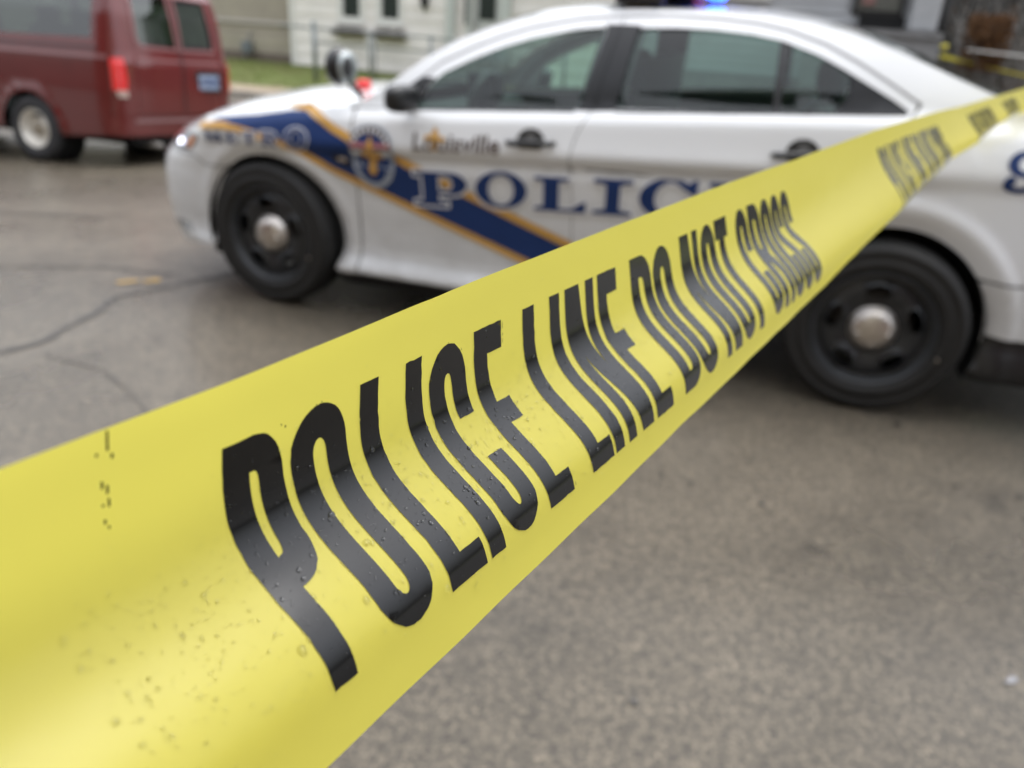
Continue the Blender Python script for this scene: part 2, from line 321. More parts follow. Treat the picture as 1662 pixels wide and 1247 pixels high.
# ------------------------------------------------------------------ houses, fence and porch behind
CREAM = mat('cream_siding', (.88, .835, .795), .6, noise=.10, nscale=1.5); TAN = mat('tan_siding', (.40, .355, .285), .7, noise=.15, nscale=1.5); SKIRT = mat('brown_skirt', (.17, .135, .11), .8, noise=.2)
TRIM = mat('white_trim', (.74, .73, .70), .5, noise=.05); GREYS = mat('grey_siding', (.42, .43, .44), .65, noise=.12, nscale=1.5); DGL = mat('dark_pane', (.035, .045, .04), .08, spec=.8, noise=.3, nscale=2); SHING = mat('roof_shingle', (.09, .085, .08), .9, noise=.3, nscale=6)
WOODB = mat('brown_wood', (.045, .022, .013), .7, noise=.4, nscale=12); STEELG = mat('galvanised_steel', (.22, .24, .24), .45, metal=.5, noise=.2, nscale=9)
def house(label, x0, x1, y, z0, z1, pitch, m, holes=(), name='house', depth=7.5, lapmax=9):
    h = thing(name, label, 'house', ((x0 + x1) / 2, y, z0)); fix = lambda o: (setattr(o, 'matrix_parent_inverse', Matrix.Translation(h.location).inverted()), o)[1]
    xs = sorted({x0, x1} | {v for q in holes for v in q[:2]})
    bm = bmesh.new()
    for a, b in zip(xs, xs[1:]):
        zs = [z0]
        for q in sorted(holes, key=lambda q: q[2]):
            if q[0] <= a and q[1] >= b: zs += [q[2], q[3]]
        zs.append(z1)
        for i in range(0, len(zs), 2):
            if zs[i + 1] > zs[i]: bx(bm, a, b, y + .03, y + .16, zs[i], zs[i + 1])
    bx(bm, x0, x0 + .13, y + .16, y + depth, z0, z1); bx(bm, x1 - .13, x1, y + .16, y + depth, z0, z1); bx(bm, x0, x1, y + depth, y + depth + .13, z0, z1)
    fix(bmobj('wall', bm, m, h))
    z = z0 + .02; base = {}
    while z < z1 - .01:
        za, zb2 = z, min(z + pitch, z1); segs = [(x0, x1)]
        for q in holes:
            if q[2] < zb2 - .02 and q[3] > za + .02:
                segs = [s for p in segs for s in ((p[0], min(p[1], q[0] - .10)), (max(p[0], q[1] + .10), p[1])) if s[1] - s[0] > .05]
        for a, b in segs:
            me = bpy.data.meshes.new('siding_board'); t = .035
            me.from_pydata([(a, y - t, za), (b, y - t, za), (b, y - .008, zb2 + .01), (a, y - .008, zb2 + .01), (a, y + .03, za), (b, y + .03, za)], [], [(0, 1, 2, 3), (4, 5, 1, 0)]); me.materials.append(m)
            fix(link(bpy.data.objects.new('siding_board', me), h))
        z += pitch
    bm = bmesh.new(); xm = (x0 + x1) / 2; ov = .4; rz = z1 + 2.0
    for s in (-1, 1):
        e = x0 - ov if s < 0 else x1 + ov
        v = [bm.verts.new(p) for p in ((e, y - ov, z1 - .15), (xm, y - ov, rz), (xm, y + depth + ov, rz), (e, y + depth + ov, z1 - .15), (e, y - ov, z1 - .3), (xm, y - ov, rz - .15), (xm, y + depth + ov, rz - .15), (e, y + depth + ov, z1 - .3))]
        for f in ((0, 1, 2, 3), (4, 5, 6, 7), (0, 1, 5, 4), (0, 3, 7, 4), (2, 3, 7, 6)): bm.faces.new([v[k] for k in f])
    fix(bmobj('roof', bm, SHING, h))
    bm = bmesh.new(); vv = [bm.verts.new(p) for p in ((x0, y + .02, z1), (x1, y + .02, z1), (xm, y + .02, rz - .1))]; bm.faces.new(vv); fix(bmobj('gable', bm, m, h))
    return h, fix
def window(h, fix, x0, x1, y, z0, z1, panes=1, bars=True, fr=.11):
    w_ = empty('window', h); fix(w_)
    bm = bmesh.new(); t = fr
    for a in ((x0 - t, x0, z0 - t, z1 + t), (x1, x1 + t, z0 - t, z1 + t), (x0, x1, z1, z1 + t), (x0, x1, z0 - t, z0)): bx(bm, a[0], a[1], y - .06, y + .05, a[2], a[3])
    bmobj('frame', bm, TRIM, w_); 
    bm = bmesh.new(); bx(bm, x0 - t - .04, x1 + t + .04, y - .12, y + .0, z0 - t - .06, z0 - t); bmobj('sill', bm, TRIM, w_)
    zz = (z0 + z1) / 2; box('pane', x0, x1, y + .03, y + .045, z0, zz - .02, DGL, w_); box('pane', x0, x1, y + .05, y + .065, zz + .02, z1, DGL, w_); box('sash_bar', x0, x1, y + .01, y + .06, zz - .02, zz + .02, TRIM, w_); box('curtain', x0, x1, y + .12, y + .14, zz - .1, z1, mat('pale_curtain', (.4, .42, .40), .9) if 'pale_curtain' not in bpy.data.materials else bpy.data.materials['pale_curtain'], w_)
    return w_
GB = -.33
Hh = [(-11.65, -11.04, 1.24, 2.75), (-10.28, -9.68, 1.26, 2.75), (-7.22, -6.35, .3, 2.6)]
h1, fx = house('white clapboard house with twin windows over brown flower boxes', -13.52, -1.6, 21, GB, 3.7, .385, CREAM, Hh)
for q in Hh[:2]: window(h1, fx, q[0], q[1], 21, q[2], q[3], fr=.17)
for a, b in ((-11.95, -10.83), (-10.57, -9.38)):
    fx(box('flower_box', a, b, 20.68, 20.93, .70, .88, WOODB, h1, .02)); bm = bmesh.new()
    for k in range(40): x = random.uniform(a + .05, b - .05); y = random.uniform(20.72, 20.9); v = [bm.verts.new((x + random.uniform(-.06, .06), y + random.uniform(-.04, .04), .88 + random.uniform(0, .10))) for _ in range(3)]; bm.faces.new(v)
    setp(fx(bmobj('withered_plants', bm, mat('dry_plant', (.025, .016, .010), 1, spec=.1) if 'dry_plant' not in bpy.data.materials else bpy.data.materials['dry_plant'], h1)), kind='stuff')
dr = fx(box('front_door', -7.20, -6.37, 21.05, 21.10, .32, 2.58, mat('pale_grey_door', (.55, .57, .55), .5), h1)); box('door_glass', -7.05, -6.52, 21.02, 21.045, 1.4, 2.4, DGL, dr); box('door_handle', -7.12, -7.06, 20.98, 21.03, 1.28, 1.36, STEELG, dr)
fx(box('corner_board', -13.6, -13.42, 20.93, 21.1, GB, 3.7, TRIM, h1, .01))
for a, b in ((-8.05, -7.78), (-7.36, -7.23), (-6.3, -6.0)): fx(box('pilaster', a, b, 20.80, 20.96, GB + .2, 3.2, mat('greenish_white_trim', (.55, .58, .55), .5) if 'greenish_white_trim' not in bpy.data.materials else bpy.data.materials['greenish_white_trim'], h1, .02))
fx(box('door_post', -7.40, -7.34, 20.72, 20.79, 1.25, 3.0, BLK, h1)); fx(box('door_step', -7.6, -5.9, 20.2, 20.9, GB, .3, mat('grey_concrete', (.33, .32, .30), .8, noise=.2), h1, .02))
ln = fx(box('wall_lantern', -8.90, -8.66, 20.80, 20.98, 1.68, 2.05, BLK, h1, .04)); bm = bmesh.new(); tube(bm, [(-8.78, 20.88, 1.68), (-8.78, 20.88, 1.52)], [.08, .02], 10); bmobj('lantern_finial', bm, BLK, ln); bm = bmesh.new(); tube(bm, [(-8.78, 20.88, 2.05), (-8.78, 20.88, 2.18)], [.13, .02], 10); bmobj('lantern_cap', bm, BLK, ln)
fx(box('foundation', -13.5, -1.62, 21.0, 21.02, GB - .35, GB + .02, SKIRT, h1))
h2, fx = house('tan sided house behind the van, with a pale band above a brown skirt', -27, -13.75, 21.6, .35, 3.8, .20, TAN, [(-19, -18, 1.5, 2.9)])
window(h2, fx, -19, -18, 21.6, 1.5, 2.9); fx(box('skirt_board', -27, -13.75, 21.50, 21.6, .82, .94, mat('dull_white_band', (.50, .46, .42), .6), h2, .01))
fx(box('foundation', -27, -13.76, 21.58, 21.62, -.6, -.08, SKIRT, h2))
h4, fx4 = house('brown house added far to the left, beyond the tan one, to block sky behind the van windows', -44, -29, 22.5, -.5, 4.5, .3, SKIRT, [])  # added to keep bright sky from showing through the van's windows
z = -.08
while z < .34: fx(box('siding_board', -27, -13.76, 21.57, 21.6, z, z + .10, TAN, h2)); z += .105
gm = thing('gas_meter', 'grey gas meter on the tan house wall beside the van', 'meter', (-15.6, 21.35, -.45))
box('meter_body', -.18, .18, -.12, .12, .35, .72, mat('grey_metal_box', (.16, .18, .19), .5), gm, .04)
for q_ in ([(-.1, 0, 0), (-.1, 0, .4)], [(.1, 0, .7), (.1, 0, .95), (.1, .2, 1.0)]): bm = bmesh.new(); tube(bm, q_, .03, 8); bmobj('meter_pipe', bm, STEELG, gm, True)
BRICK = mat('dark_red_brick', (.16, .075, .055), .85, noise=.3, nscale=5)
for lab, a, b, m_, zt in (('unseen dark brick house across the street, left of the viewer, added to block low sky', -15, -5.2, BRICK, 5.4), ('unseen tan house across the street, directly behind the viewer, added to block low sky', -4.2, 5.9, TAN, 5.8), ('second unseen brick house across the street, right of the viewer, added to block low sky', 7, 17, BRICK, 5.2)):
    hh, fx = house(lab, a, b, -16.6, -.05, zt + 2.2, .6, m_, [], depth=7.0)  # unseen houses, placed near and tall to block sky from the car's side
# chain link fence
fe = thing('chain_link_fence', 'chain link fence with galvanised posts in front of the white house', 'fence', (-8, 15.7, -.45))
pm = None
for x in (-9.44, -7.86, -6.2, -4.5, -2.8):
    bm = bmesh.new(); big = x < -9; tube(bm, [(x + 8, 0, 0), (x + 8, 0, 1.50 if big else 1.38)], .065 if big else .04, 12); p_ = bmobj('post', bm, STEELG, fe, True); bm = bmesh.new(); bmesh.ops.create_uvsphere(bm, u_segments=12, v_segments=8, radius=.075 if big else .05, matrix=Matrix.Translation((x + 8, 0, 1.52 if big else 1.4))); bmobj('post_cap', bm, STEELG, p_, True)
bm = bmesh.new(); tube(bm, [(-7.74 + 8, .03, 0), (-7.74 + 8, .03, 1.33)], .03, 10); bmobj('gate_post', bm, STEELG, fe, True)
bm = bmesh.new(); tube(bm, [(-2.4, 0, 1.42), (5.2, 0, 1.36)], .025, 8); bmobj('top_rail', bm, STEELG, fe, True)
bm = bmesh.new(); tube(bm, [(-1.44, 0, 1.08), (5.2, 0, 1.04)], .018, 8); bmobj('middle_rail', bm, STEELG, fe, True)
mv, me_, = [], []
bm = bmesh.new()
for k in range(-110, 160):
    for s in (-1, 1):
        xa = -1.44 + k * .06; xb = xa + s * 1.36
        if s < 0: xa, xb = xa + 1.36, xa
        t0, t1 = 0, 1
        if min(xa, xb) < -1.44 or max(xa, xb) > 5.2: continue
        for d in ((0, .0008), (.0008, 0)):
            v = [bm.verts.new(p) for p in ((xa - d[0], -d[1], .04), (xa + d[0], d[1], .04), (xb + d[0], d[1], 1.38), (xb - d[0], -d[1], 1.38))]; bm.faces.new(v)
setp(bmobj('wire_mesh', bm, mat('dull_wire', (.08, .085, .085), .6), fe), kind='stuff')
# right hand side: grey house with raised porch
Hg = [(3.06, 3.91, 1.90, 3.9)]
h3, fx = house('grey sided house with a barred storm door on a raised porch', -1.2, 4.42, 13.4, .75, 4.2, .16, GREYS, Hg)
dd = fx(box('storm_door', 3.08, 3.89, 13.46, 13.5, 1.92, 3.88, mat('pale_panel', (.26, .26, .22), .6, noise=.3), h3)); bm = bmesh.new()
for x in (3.10, 3.87): bx(bm, x - .035, x + .035, 13.32, 13.40, 1.88, 3.9)
bx(bm, 3.14, 3.84, 13.32, 13.40, 1.88, 1.96); bmobj('door_frame', bm, BLK, dd)
for k in range(5): box('door_bar', 3.24 + .13 * k, 3.255 + .13 * k, 13.34, 13.36, 1.96, 3.9, BLK, dd)
box('door_notice', 3.2, 3.42, 13.42, 13.45, 2.05, 2.3, mat('pinkish_notice', (.45, .25, .22), .7), dd)
fx(box('porch_floor', 2.4, 4.5, 12.3, 13.3, 1.55, 1.66, mat('grey_planks', (.20, .20, .20), .7, noise=.3), h3)); fx(box('crawl_space_shade', 3.2, 3.92, 12.75, 13.3, 1.665, 1.87, WELL, h3))  # solid near-black box on the floor stands for the shade of an open gap
fx(box('foundation', -1.2, 4.42, 13.3, 13.42, -.6, .75, mat('grey_block', (.24, .24, .24), .9, noise=.3), h3)); fx(box('porch_base', 2.4, 4.5, 12.35, 13.25, -.6, 1.545, bpy.data.materials['grey_block'], h3))
fx(box('porch_column', 3.97, 4.40, 12.55, 12.95, 1.665, 4.1, mat('pale_grey_column', (.40, .41, .42), .6, noise=.15), h3, .03)); fx(box('porch_column', -.9, -.6, 12.9, 13.2, .9, 4.1, bpy.data.materials['pale_grey_column'], h3, .03))
window(h3, fx, .6, 1.5, 13.4, 2.2, 3.6)
pp = thing('downpipe', 'black downpipe at the corner of the grey porch column', 'pipe', (4.50, 12.7, -.45)); bm = bmesh.new(); tube(bm, [(0, 0, 0), (0, 0, 2.0), (-.02, 0, 4.6)], .055, 10); bmobj('pipe', bm, BLK, pp, True)
for z in (.8, 2.2, 3.6): box('bracket', -.07, .07, -.07, .07, z, z + .05, BLK, pp, .01)
LEAFB = mat('dead_leaves', (.16, .075, .025), .9, noise=.6, nscale=6, col2=(.04, .02, .01)); BARK = mat('grey_bark', (.22, .21, .20), .85, noise=.4, nscale=12)
def shrub(label, x, y, z0, h, r, nl, m, nb=26, zl=(0.2, .75)):
    t = thing('bare_shrub', label, 'shrub', (x, y, z0)); bm = bmesh.new()
    for k in range(nb):
        a = random.uniform(0, 2 * math.pi); p = Vector((random.uniform(-.1, .1), random.uniform(-.1, .1), 0)); pts = [p.copy()]; d = Vector((math.cos(a) * .35, math.sin(a) * .35, 1)).normalized()
        for j in range(6): d = (d + Vector((random.uniform(-.4, .4), random.uniform(-.4, .4), random.uniform(-.1, .2)))).normalized(); p = p + d * h / 6 * random.uniform(.7, 1.1); pts.append(p.copy())
        tube(bm, pts, [.016 - .002 * q for q in range(7)], 5)
        for j in (2, 3, 4, 5):
            q = pts[j]; e = q + Vector((random.uniform(-1, 1), random.uniform(-1, 1), random.uniform(-.1, .7))) * r * .4; tube(bm, [q, (q + e) / 2 + Vector((0, 0, .04)), e], [.006, .004, .002], 4)
    bmobj('stem', bm, BARK, t)
    lv, lf = [], []
    for k in range(nl):
        a = random.uniform(0, 6.28); rr = r * math.sqrt(random.random()); c = V(rr * math.cos(a), rr * math.sin(a), h * random.uniform(*zl)); u = rng.normal(0, 1, 3); u /= np.linalg.norm(u); v = np.cross(u, rng.normal(0, 1, 3)); v /= np.linalg.norm(v); n0 = len(lv); s = random.uniform(.02, .045)
        lv += [c - u * s, c + v * s * .5, c + u * s, c - v * s * .5]; lf.append((n0, n0 + 1, n0 + 2, n0 + 3))
    setp(meshobj('foliage', lv, lf, m, t, False), kind='stuff')
shrub('brown withered shrub heaped with dead leaves beside the black downpipe', 5.22, 12.7, .75, 1.25, .36, 4200, LEAFB, 26, (.3, .98))
shrub('tangle of bare grey branches right of the withered shrub', 6.0, 12.9, .3, 2.3, .6, 260, LEAFB, 44)
shrub('thin bare grey branches rising behind the withered shrub', 5.2, 14.1, .3, 2.6, .7, 120, LEAFB, 40)
bkd = thing('retaining_wall', 'dark block retaining wall under the shrubs on the right', 'wall', (6.6, 12.4, -.6))
for r_ in range(6):
    for c_ in range(10):
        box('block', -1.95 + c_ * .5 + (.25 if r_ % 2 else 0), -1.47 + c_ * .5 + (.25 if r_ % 2 else 0), -.1, .12, .01 + r_ * .22, .22 + r_ * .22, bpy.data.materials['grey_block'], bkd, .01)
shd = thing('wooden_shed', 'dark weathered wooden shed behind the bare branches', 'shed', (6.8, 16.5, -.6))
for k in range(28): box('plank', -2.4 + k * .18, -2.235 + k * .18, random.uniform(-.01, .01), .05, 0, 4.2, mat('dark_weathered_wood', (.045, .042, .04), .85, noise=.4, nscale=8) if k == 0 else bpy.data.materials['dark_weathered_wood'], shd)
box('shed_body', -2.4, 2.62, .06, 2.2, 0, 4.15, bpy.data.materials['dark_weathered_wood'], shd); box('shed_roof', -2.6, 2.8, -.2, 2.4, 4.2, 4.3, SHING, shd)
# second run of tape by the shrubs
t2 = thing('police_tape_strip', 'distant yellow police tape tied to the black downpipe and sagging in front of the shrubs', 'tape', (4.56, 12.55, 1.45))
vs = []
for k in range(25):
    u = k / 24; x = 3.4 * u; z = -.10 - .30 * u + .0 - .12 * math.sin(math.pi * u); y = -.35 * u + .02 * math.sin(9 * u); c_ = math.cos(.8 + 2 * math.sin(5 * u)) 
    vs += [(x, y, z), (x + .0, y + .03 * math.sin(5 * u), z - .075 * (.75 + .25 * c_))]
meshobj('tape_band', vs, [(2 * i, 2 * i + 1, 2 * i + 3, 2 * i + 2) for i in range(24)], YEL2 if 'YEL2' in globals() else mat('yellow_tape_far', (.68, .60, .06), .4), t2)
bm = bmesh.new(); tube(bm, [(.06 * math.cos(t), .06 * math.sin(t) * .9, .02 * math.sin(3 * t)) for t in [2 * math.pi * k / 16 for k in range(17)]], .028, 6, False); bmobj('tape_knot', bm, bpy.data.materials['yellow_tape_far'], t2, True)
wr = thing('rope_line', 'pale rope strung above the distant yellow tape', 'rope', (4.9, 12.3, 1.4)); bm = bmesh.new(); tube(bm, [(0, 0, .03), (1, 0, -.02), (2.6, 0, -.12)], .014, 6); bmobj('rope', bm, TRIM, wr, True)

# ------------------------------------------------------------------ dark red van at the kerb
VANP = mat('maroon_paint', (.135, .014, .013), .20, coat=.9, noise=.15, nscale=3)
VGL = glassmat('tinted_van_glass', (.30, .38, .34), .9); RUST = mat('pale_steel_wheel', (.78, .75, .68), .32, metal=.25, noise=.2, nscale=14)
van = thing('parked_van', 'dark red passenger van with pale steel wheels, seen from its rear corner', 'van', (-5.11, 3.19, -.24), rot=(math.radians(-3.5), 0, 0))
VW = 1.85; HV = VW / 2
_vp = [(-3.7, HV), (-3.68, .5), (-3.6, .22), (-3.4, .06), (-3.0, .0), (-2, 0), (-1, 0), (0, 0), (.75, 0), (.98, .008), (1.10, .045), (1.165, .14), (1.19, .35), (1.20, .6), (1.205, HV)]
_vc = catmull(_vp, 24); _vL = np.concatenate([[0], np.cumsum(np.linalg.norm(np.diff(_vc, axis=0), axis=1))]); _vA = _vL - np.interp(0, _vc[60:220, 0], _vL[60:220])
_vt = np.gradient(_vc, axis=0); _vt /= np.linalg.norm(_vt, axis=1)[:, None]; B0, B1 = _vA[0], _vA[-1]
def vs_(off=0, mir=False):
    def f(a, z):
        x, y, tx, ty = (float(np.interp(a, _vA, q)) for q in (_vc[:, 0], _vc[:, 1], _vt[:, 0], _vt[:, 1])); L = math.hypot(tx, ty); i = float(np.interp(z, [.3, .38, .55, .80, 1.06, 1.08, 1.12, 1.16, 1.5, 1.75, 1.86], [.03, .01, .006, .0, .006, .018, .02, .03, .085, .15, .24]))
        rr = math.hypot(a, z - .33); i -= .014 * float(1 - sstep(.43, .46, rr)) * (z > .3); d = off - i; Y = y - tx / L * d
        return (x + ty / L * d, VW - Y if mir else Y, z)
    return f
def vpatch(name, loops, m, h=.07, off=0, both=True, parent=None):
    vs, fs = patch(loops, h)
    for mir in ((0, 1) if both else (0,)):
        f = vs_(off, mir); o = meshobj(name, [f(a, b) for a, b in vs], fs if mir else [t[::-1] for t in fs], m, parent or van); surface_normals(o, vs, f)
    return o
va = lambda R, a0, a1: arc(0, .33, R, R, a0, a1, 18)
sw = [(-.95, 1.24), (-.95, 1.70), (.86, 1.70), (.86, 1.27)]; sw2 = [(-2.3, 1.20), (-2.3, 1.68), (-1.08, 1.70), (-1.08, 1.24)]
aw = [p for p in va(.385, -4, 184)]
vpatch('side_panel', [([(-3.3, .34), (-3.3, 1.0), (-2.9, 1.10), (-2.6, 1.35), (-2.2, 1.80), (1.06, 1.84), (1.06, .36)] + aw + [(-.6, .34), (-2.4, .34)] + arc(-2.82, .33, .385, .385, 2, 178, 14), [sw, sw2])], VANP)
vpatch('side_window', [([(x, z) for x, z in offsetpoly(sw, .01)], [])], VGL, .1, -.012); vpatch('side_window', [(offsetpoly(sw2, .01), [])], VGL, .1, -.012)
vpatch('side_moulding', [([(-3.1, 1.075), (1.05, 1.085), (1.05, 1.125), (-3.1, 1.115)], [])], mat('dull_rose_trim', (.22, .09, .09), .35, coat=.5), .1, .012)
vpatch('door_seam', [([(-1.015, .36), (-1.005, .36), (-1.005, 1.2), (-1.015, 1.2)], [])], BLK, .1, .002)
vpatch('slide_rail', [([(-1.0, 1.15), (.95, 1.17), (.95, 1.185), (-1.0, 1.165)], [])], BLK, .1, .003)
vpatch('window_pillar', [([(-1.08, 1.2), (-.95, 1.2), (-.95, 1.72), (-1.08, 1.72)], [])], BLK, .1, .003)
rc = B1 - HV + .0
c0 = 1.066; c1 = float(np.interp(.25, _vc[250:, 1], _vA[250:])) if False else 1.36
vpatch('corner_panel', [([(c0, .36), (c0, 1.84), (c1 - .006, 1.84), (c1 - .006, .36)], [])], VANP, .05)
vpatch('tail_light', [([(1.09, .80), (1.08, 1.10), (1.21, 1.11), (1.235, .90), (1.22, .80)], [])], mat('red_tail_lens', (.55, .015, .015), .15, coat=1, emis=(1, .03, .03), estr=.12), .03, .012)
vpatch('reverse_light', [([(1.13, .735), (1.12, .80), (1.225, .80), (1.225, .735)], [])], mat('cream_lens', (.55, .42, .36), .2, coat=1), .03, .012)
rw = [(c1 + .10, 1.24), (c1 + .07, 1.30), (c1 + .10, 1.72), (B1 - .07, 1.72), (B1 - .05, 1.23)]
vpatch('rear_door', [([(c1, .56), (c1, 1.82), (B1 - .004, 1.82), (B1 - .004, .56)], [rw])], VANP, .06)
vpatch('rear_window', [(offsetpoly(rw, .012), [])], VGL, .1, -.012)
vpatch('window_surround', [(offsetpoly(rw, .035), [rw])], bpy.data.materials['dull_rose_trim'], .06, .006)
vpatch('rear_moulding', [([(c1 + .02, 1.085), (B1 - .02, 1.085), (B1 - .02, 1.115), (c1 + .02, 1.115)], [])], bpy.data.materials['dull_rose_trim'], .1, .010)
vpatch('door_seam', [([(B1 - .012, .58), (B1 + .0, .58), (B1 + .0, 1.80), (B1 - .012, 1.80)], [])], BLK, .1, .002)
for (z0, z1, off, nm) in ((.36, .555, .045, 'rear_bumper'),):
    vs, n = [], 0
    for mir in (0, 1):
        vpatch(nm, [([(1.0, z0), (1.0, z1), (B1, z1), (B1, z0)], [])], VANP, .06, off, False) if not mir else None
    vs2, fs2 = patch([([(1.0, z0), (1.0, z1), (B1, z1), (B1, z0)], [])], .06); meshobj(nm, [vs_(off, 1)(a, b) for a, b in vs2], fs2, VANP, van)
vpatch('bumper_step_pad', [([(1.25, .50), (1.25, .535), (B1, .535), (B1, .50)], [])], mat('rose_rubber', (.26, .14, .14), .5), .1, .055)
PLT = mat('plate_blue_white', (.16, .23, .38), .4, noise=.4, nscale=22, col2=(.42, .46, .54))
bm = bmesh.new(); bx(bm, 1.185, 1.20, 1.115, 1.545, .785, 1.015, .01); bmobj('plate_frame', bm, BLK, van)
pl = bmesh.new(); bx(pl, 1.202, 1.210, 1.165, 1.495, .825, .975, .004); plo = bmobj('number_plate', pl, PLT, van)
for k in range(6): bm = bmesh.new(); bx(bm, 1.212, 1.214, 1.19 + .05 * k, 1.218 + .05 * k, .875, .935); bmobj('plate_character', bm, NAVY, plo)
# roof and end caps
rs = [(a, 1.84) for a in np.linspace(-2.2, 1.06, 14)]; vs = []
for a, z in rs:
    x, y, _ = vs_()(a, z)
    for k in range(13): u = -1 + k / 6; vs.append((x, HV + u * (HV - y), z + .10 * (1 - abs(u) ** 3)))
meshobj('roof', vs, [(i * 13 + j, i * 13 + j + 1, (i + 1) * 13 + j + 1, (i + 1) * 13 + j) for i in range(13) for j in range(12)], VANP, van)
vs = []; cs = list(np.linspace(c0, B1, 10)) 
for a in cs:
    x, y, z = vs_()(a, 1.84 if a < c1 else 1.82)
    for k in range(9): u = -1 + k / 4; vs.append((x + 0, HV + u * (HV - y), 1.84 + .085 * (1 - abs(u) ** 3) * max(0, (B1 - a) / (B1 - c0)) ** .5))
meshobj('roof_end', vs, [(i * 9 + j, i * 9 + j + 1, (i + 1) * 9 + j + 1, (i + 1) * 9 + j) for i in range(9) for j in range(8)], VANP, van)
vs = [vs_()(a, z) for a, z in ((-3.3, .40), (-3.3, 1.0), (-2.9, 1.10), (-2.2, 1.84))] + [vs_(0, 1)(a, z) for a, z in ((-3.3, .40), (-3.3, 1.0), (-2.9, 1.10), (-2.2, 1.84))]
vs = [(x - (.35 if i % 4 < 2 else 0), y, z) for i, (x, y, z) in enumerate(vs)]; meshobj('front_end', vs, [(0, 1, 5, 4), (1, 2, 6, 5), (2, 3, 7, 6)], VANP, van, False)
box('underbody', -3.2, 1.08, .25, VW - .25, .26, .40, WELL, van)
for x in (.0, -2.82):
    for y, mir in ((.02, 0), (VW - .02, 1)):
        w_ = empty('wheel', van, (x, y, .335), (0, 0, math.pi if mir else 0))
        lathe_mesh('tyre', [(.19, .06), (.195, .015), (.21, .0), (.25, -.012), (.29, -.006), (.318, .018), (.333, .05), (.334, .19), (.31, .22), (.2, .22)], mat('dusty_tyre', (.045, .045, .048), .8, noise=.5, nscale=14) if 'dusty_tyre' not in bpy.data.materials else bpy.data.materials['dusty_tyre'], w_, 48)
        lathe_mesh('rim', [(.198, .012), (.192, .002), (.183, .012), (.172, .05), (.150, .085), (.105, .10), (.085, .08), (.06, .05), (.03, .035), (.001, .033)], RUST, w_, 40)
        lathe_mesh('hub', [(.075, .07), (.07, .04), (.05, .02), (.001, .018)], mat('tan_hub', (.30, .26, .20), .4) if 'tan_hub' not in bpy.data.materials else bpy.data.materials['tan_hub'], w_, 24)
        lathe_mesh('wheel_well', [(.375, .06), (.39, .30), (.001, .30)], WELL, w_, 24)
box('rear_seat', -.2, .0, .25, VW - .25, .7, 1.38, SEATM, van, .08); box('cabin_floor', -3, 1.0, .1, VW - .1, .45, .5, DARKIN, van)
for y in (.5, .93, 1.36): box('headrest', -.18, -.06, y - .12, y + .12, 1.36, 1.55, SEATM, van, .04)
bm = bmesh.new(); tube(bm, [(.55, .5, .27), (1.2, .52, .25)], .03, 10); bmobj('exhaust_pipe', bm, mat('dull_steel', (.3, .28, .26), .5, metal=.6), van, True)

# ------------------------------------------------------------------ white patrol car
HW = .968
_pl = [(4.16, .968), (4.15, .65), (4.11, .35), (4.02, .15), (3.86, .055), (3.6, .015), (3.3, 0), (2.6, 0), (2, 0), (1.4, 0), (.8, 0), (.3, 0), (0, .004), (-.3, .022), (-.5, .06), (-.68, .14), (-.82, .29), (-.91, .52), (-.955, .76), (-.965, .968)]
_pc = catmull(_pl); _pc = _pc[::-1]           # from the nose centre to the tail centre
_L = np.concatenate([[0], np.cumsum(np.linalg.norm(np.diff(_pc, axis=0), axis=1))]); _i3 = np.argmin(abs(_pc[:, 0] - 1.4)); _A = _L - _L[_i3] + 1.4
A0, A1 = _A[0], _A[-1]
_tg = np.gradient(_pc, axis=0); _tg /= np.linalg.norm(_tg, axis=1)[:, None]
def plan(a):
    x, y = np.interp(a, _A, _pc[:, 0]), np.interp(a, _A, _pc[:, 1]); tx, ty = np.interp(a, _A, _tg[:, 0]), np.interp(a, _A, _tg[:, 1]); L = math.hypot(tx, ty)
    return x, y, ty / L, -tx / L
def zb(a): return float(np.interp(a, [-1.7, -.9, -.5, -.25, 0, .3, .6, .82, 2.8, 3.2, 4.2, 5.2], [.77, .80, .875, .925, .96, .992, 1.012, 1.03, 1.182, 1.17, 1.11, 1.06]))
def inset(a, z):
    zc = .871 + .055 * (min(max(a, .3), 3.2) - 1.368); b = zb(a); cr = float(sstep(-.1, .45, a) * (1 - sstep(2.75, 3.1, a))); wf = float(sstep(-.25, -.85, a)); r = 0
    lo = zc - .03 if zc + .06 < b - .04 else b - .14
    for d in (-.016, -.008, 0, .008, .016):
        zz = z + d
        s = np.interp(zz, [.12, .20, .232, .262, .292, .345, .46, .62, lo - .03, lo, lo + .022, lo + .045, lo + .10, b - .028, b],
                      [.12, .065, .026, .038, .076, .096, .090, .066, .028 + .002 * cr, .026 + .024 * cr, .012 + .004 * cr, .002 - .008 * cr, .010, .036, .072])
        f = np.interp(zz, [.12, .18, .30, .45, .58, .66, .74, .80, .88, 1.0], [.12, .06, .02, 0, .0, .015, .07, .14, .26, .42])
        if a > 2.7: s += .15 * max(0, min(zz, b) - .60) * float(sstep(2.7, 3.1, a))
        if zz > b: s += .30 * (zz - b) + .75 * (zz - b) ** 2
        r += (s * (1 - wf) + f * wf) / 5
    for xw in (0, 2.868):
        rr = math.hypot(a - xw, z - .358); ri_, rp = (.412, .495) if xw else (.392, .445)
        r -= (.020 if xw else .012) * float(1 - sstep(rp, rp + .05, rr)) * (1 if z > .2 else 0)
        if rr < rp: r += (.040 if xw else .028) * min(1, (rp - rr) / (rp - ri_)) ** 1.2
    return r
def side(off=0.0, mirror=False):
    def f(a, z):
        x, y, nx, ny = plan(a); d = off - inset(a, z); X, Y = x + nx * d, y + ny * d
        return (X, 2 * HW - Y, z) if mirror else (X, Y, z)
    return f
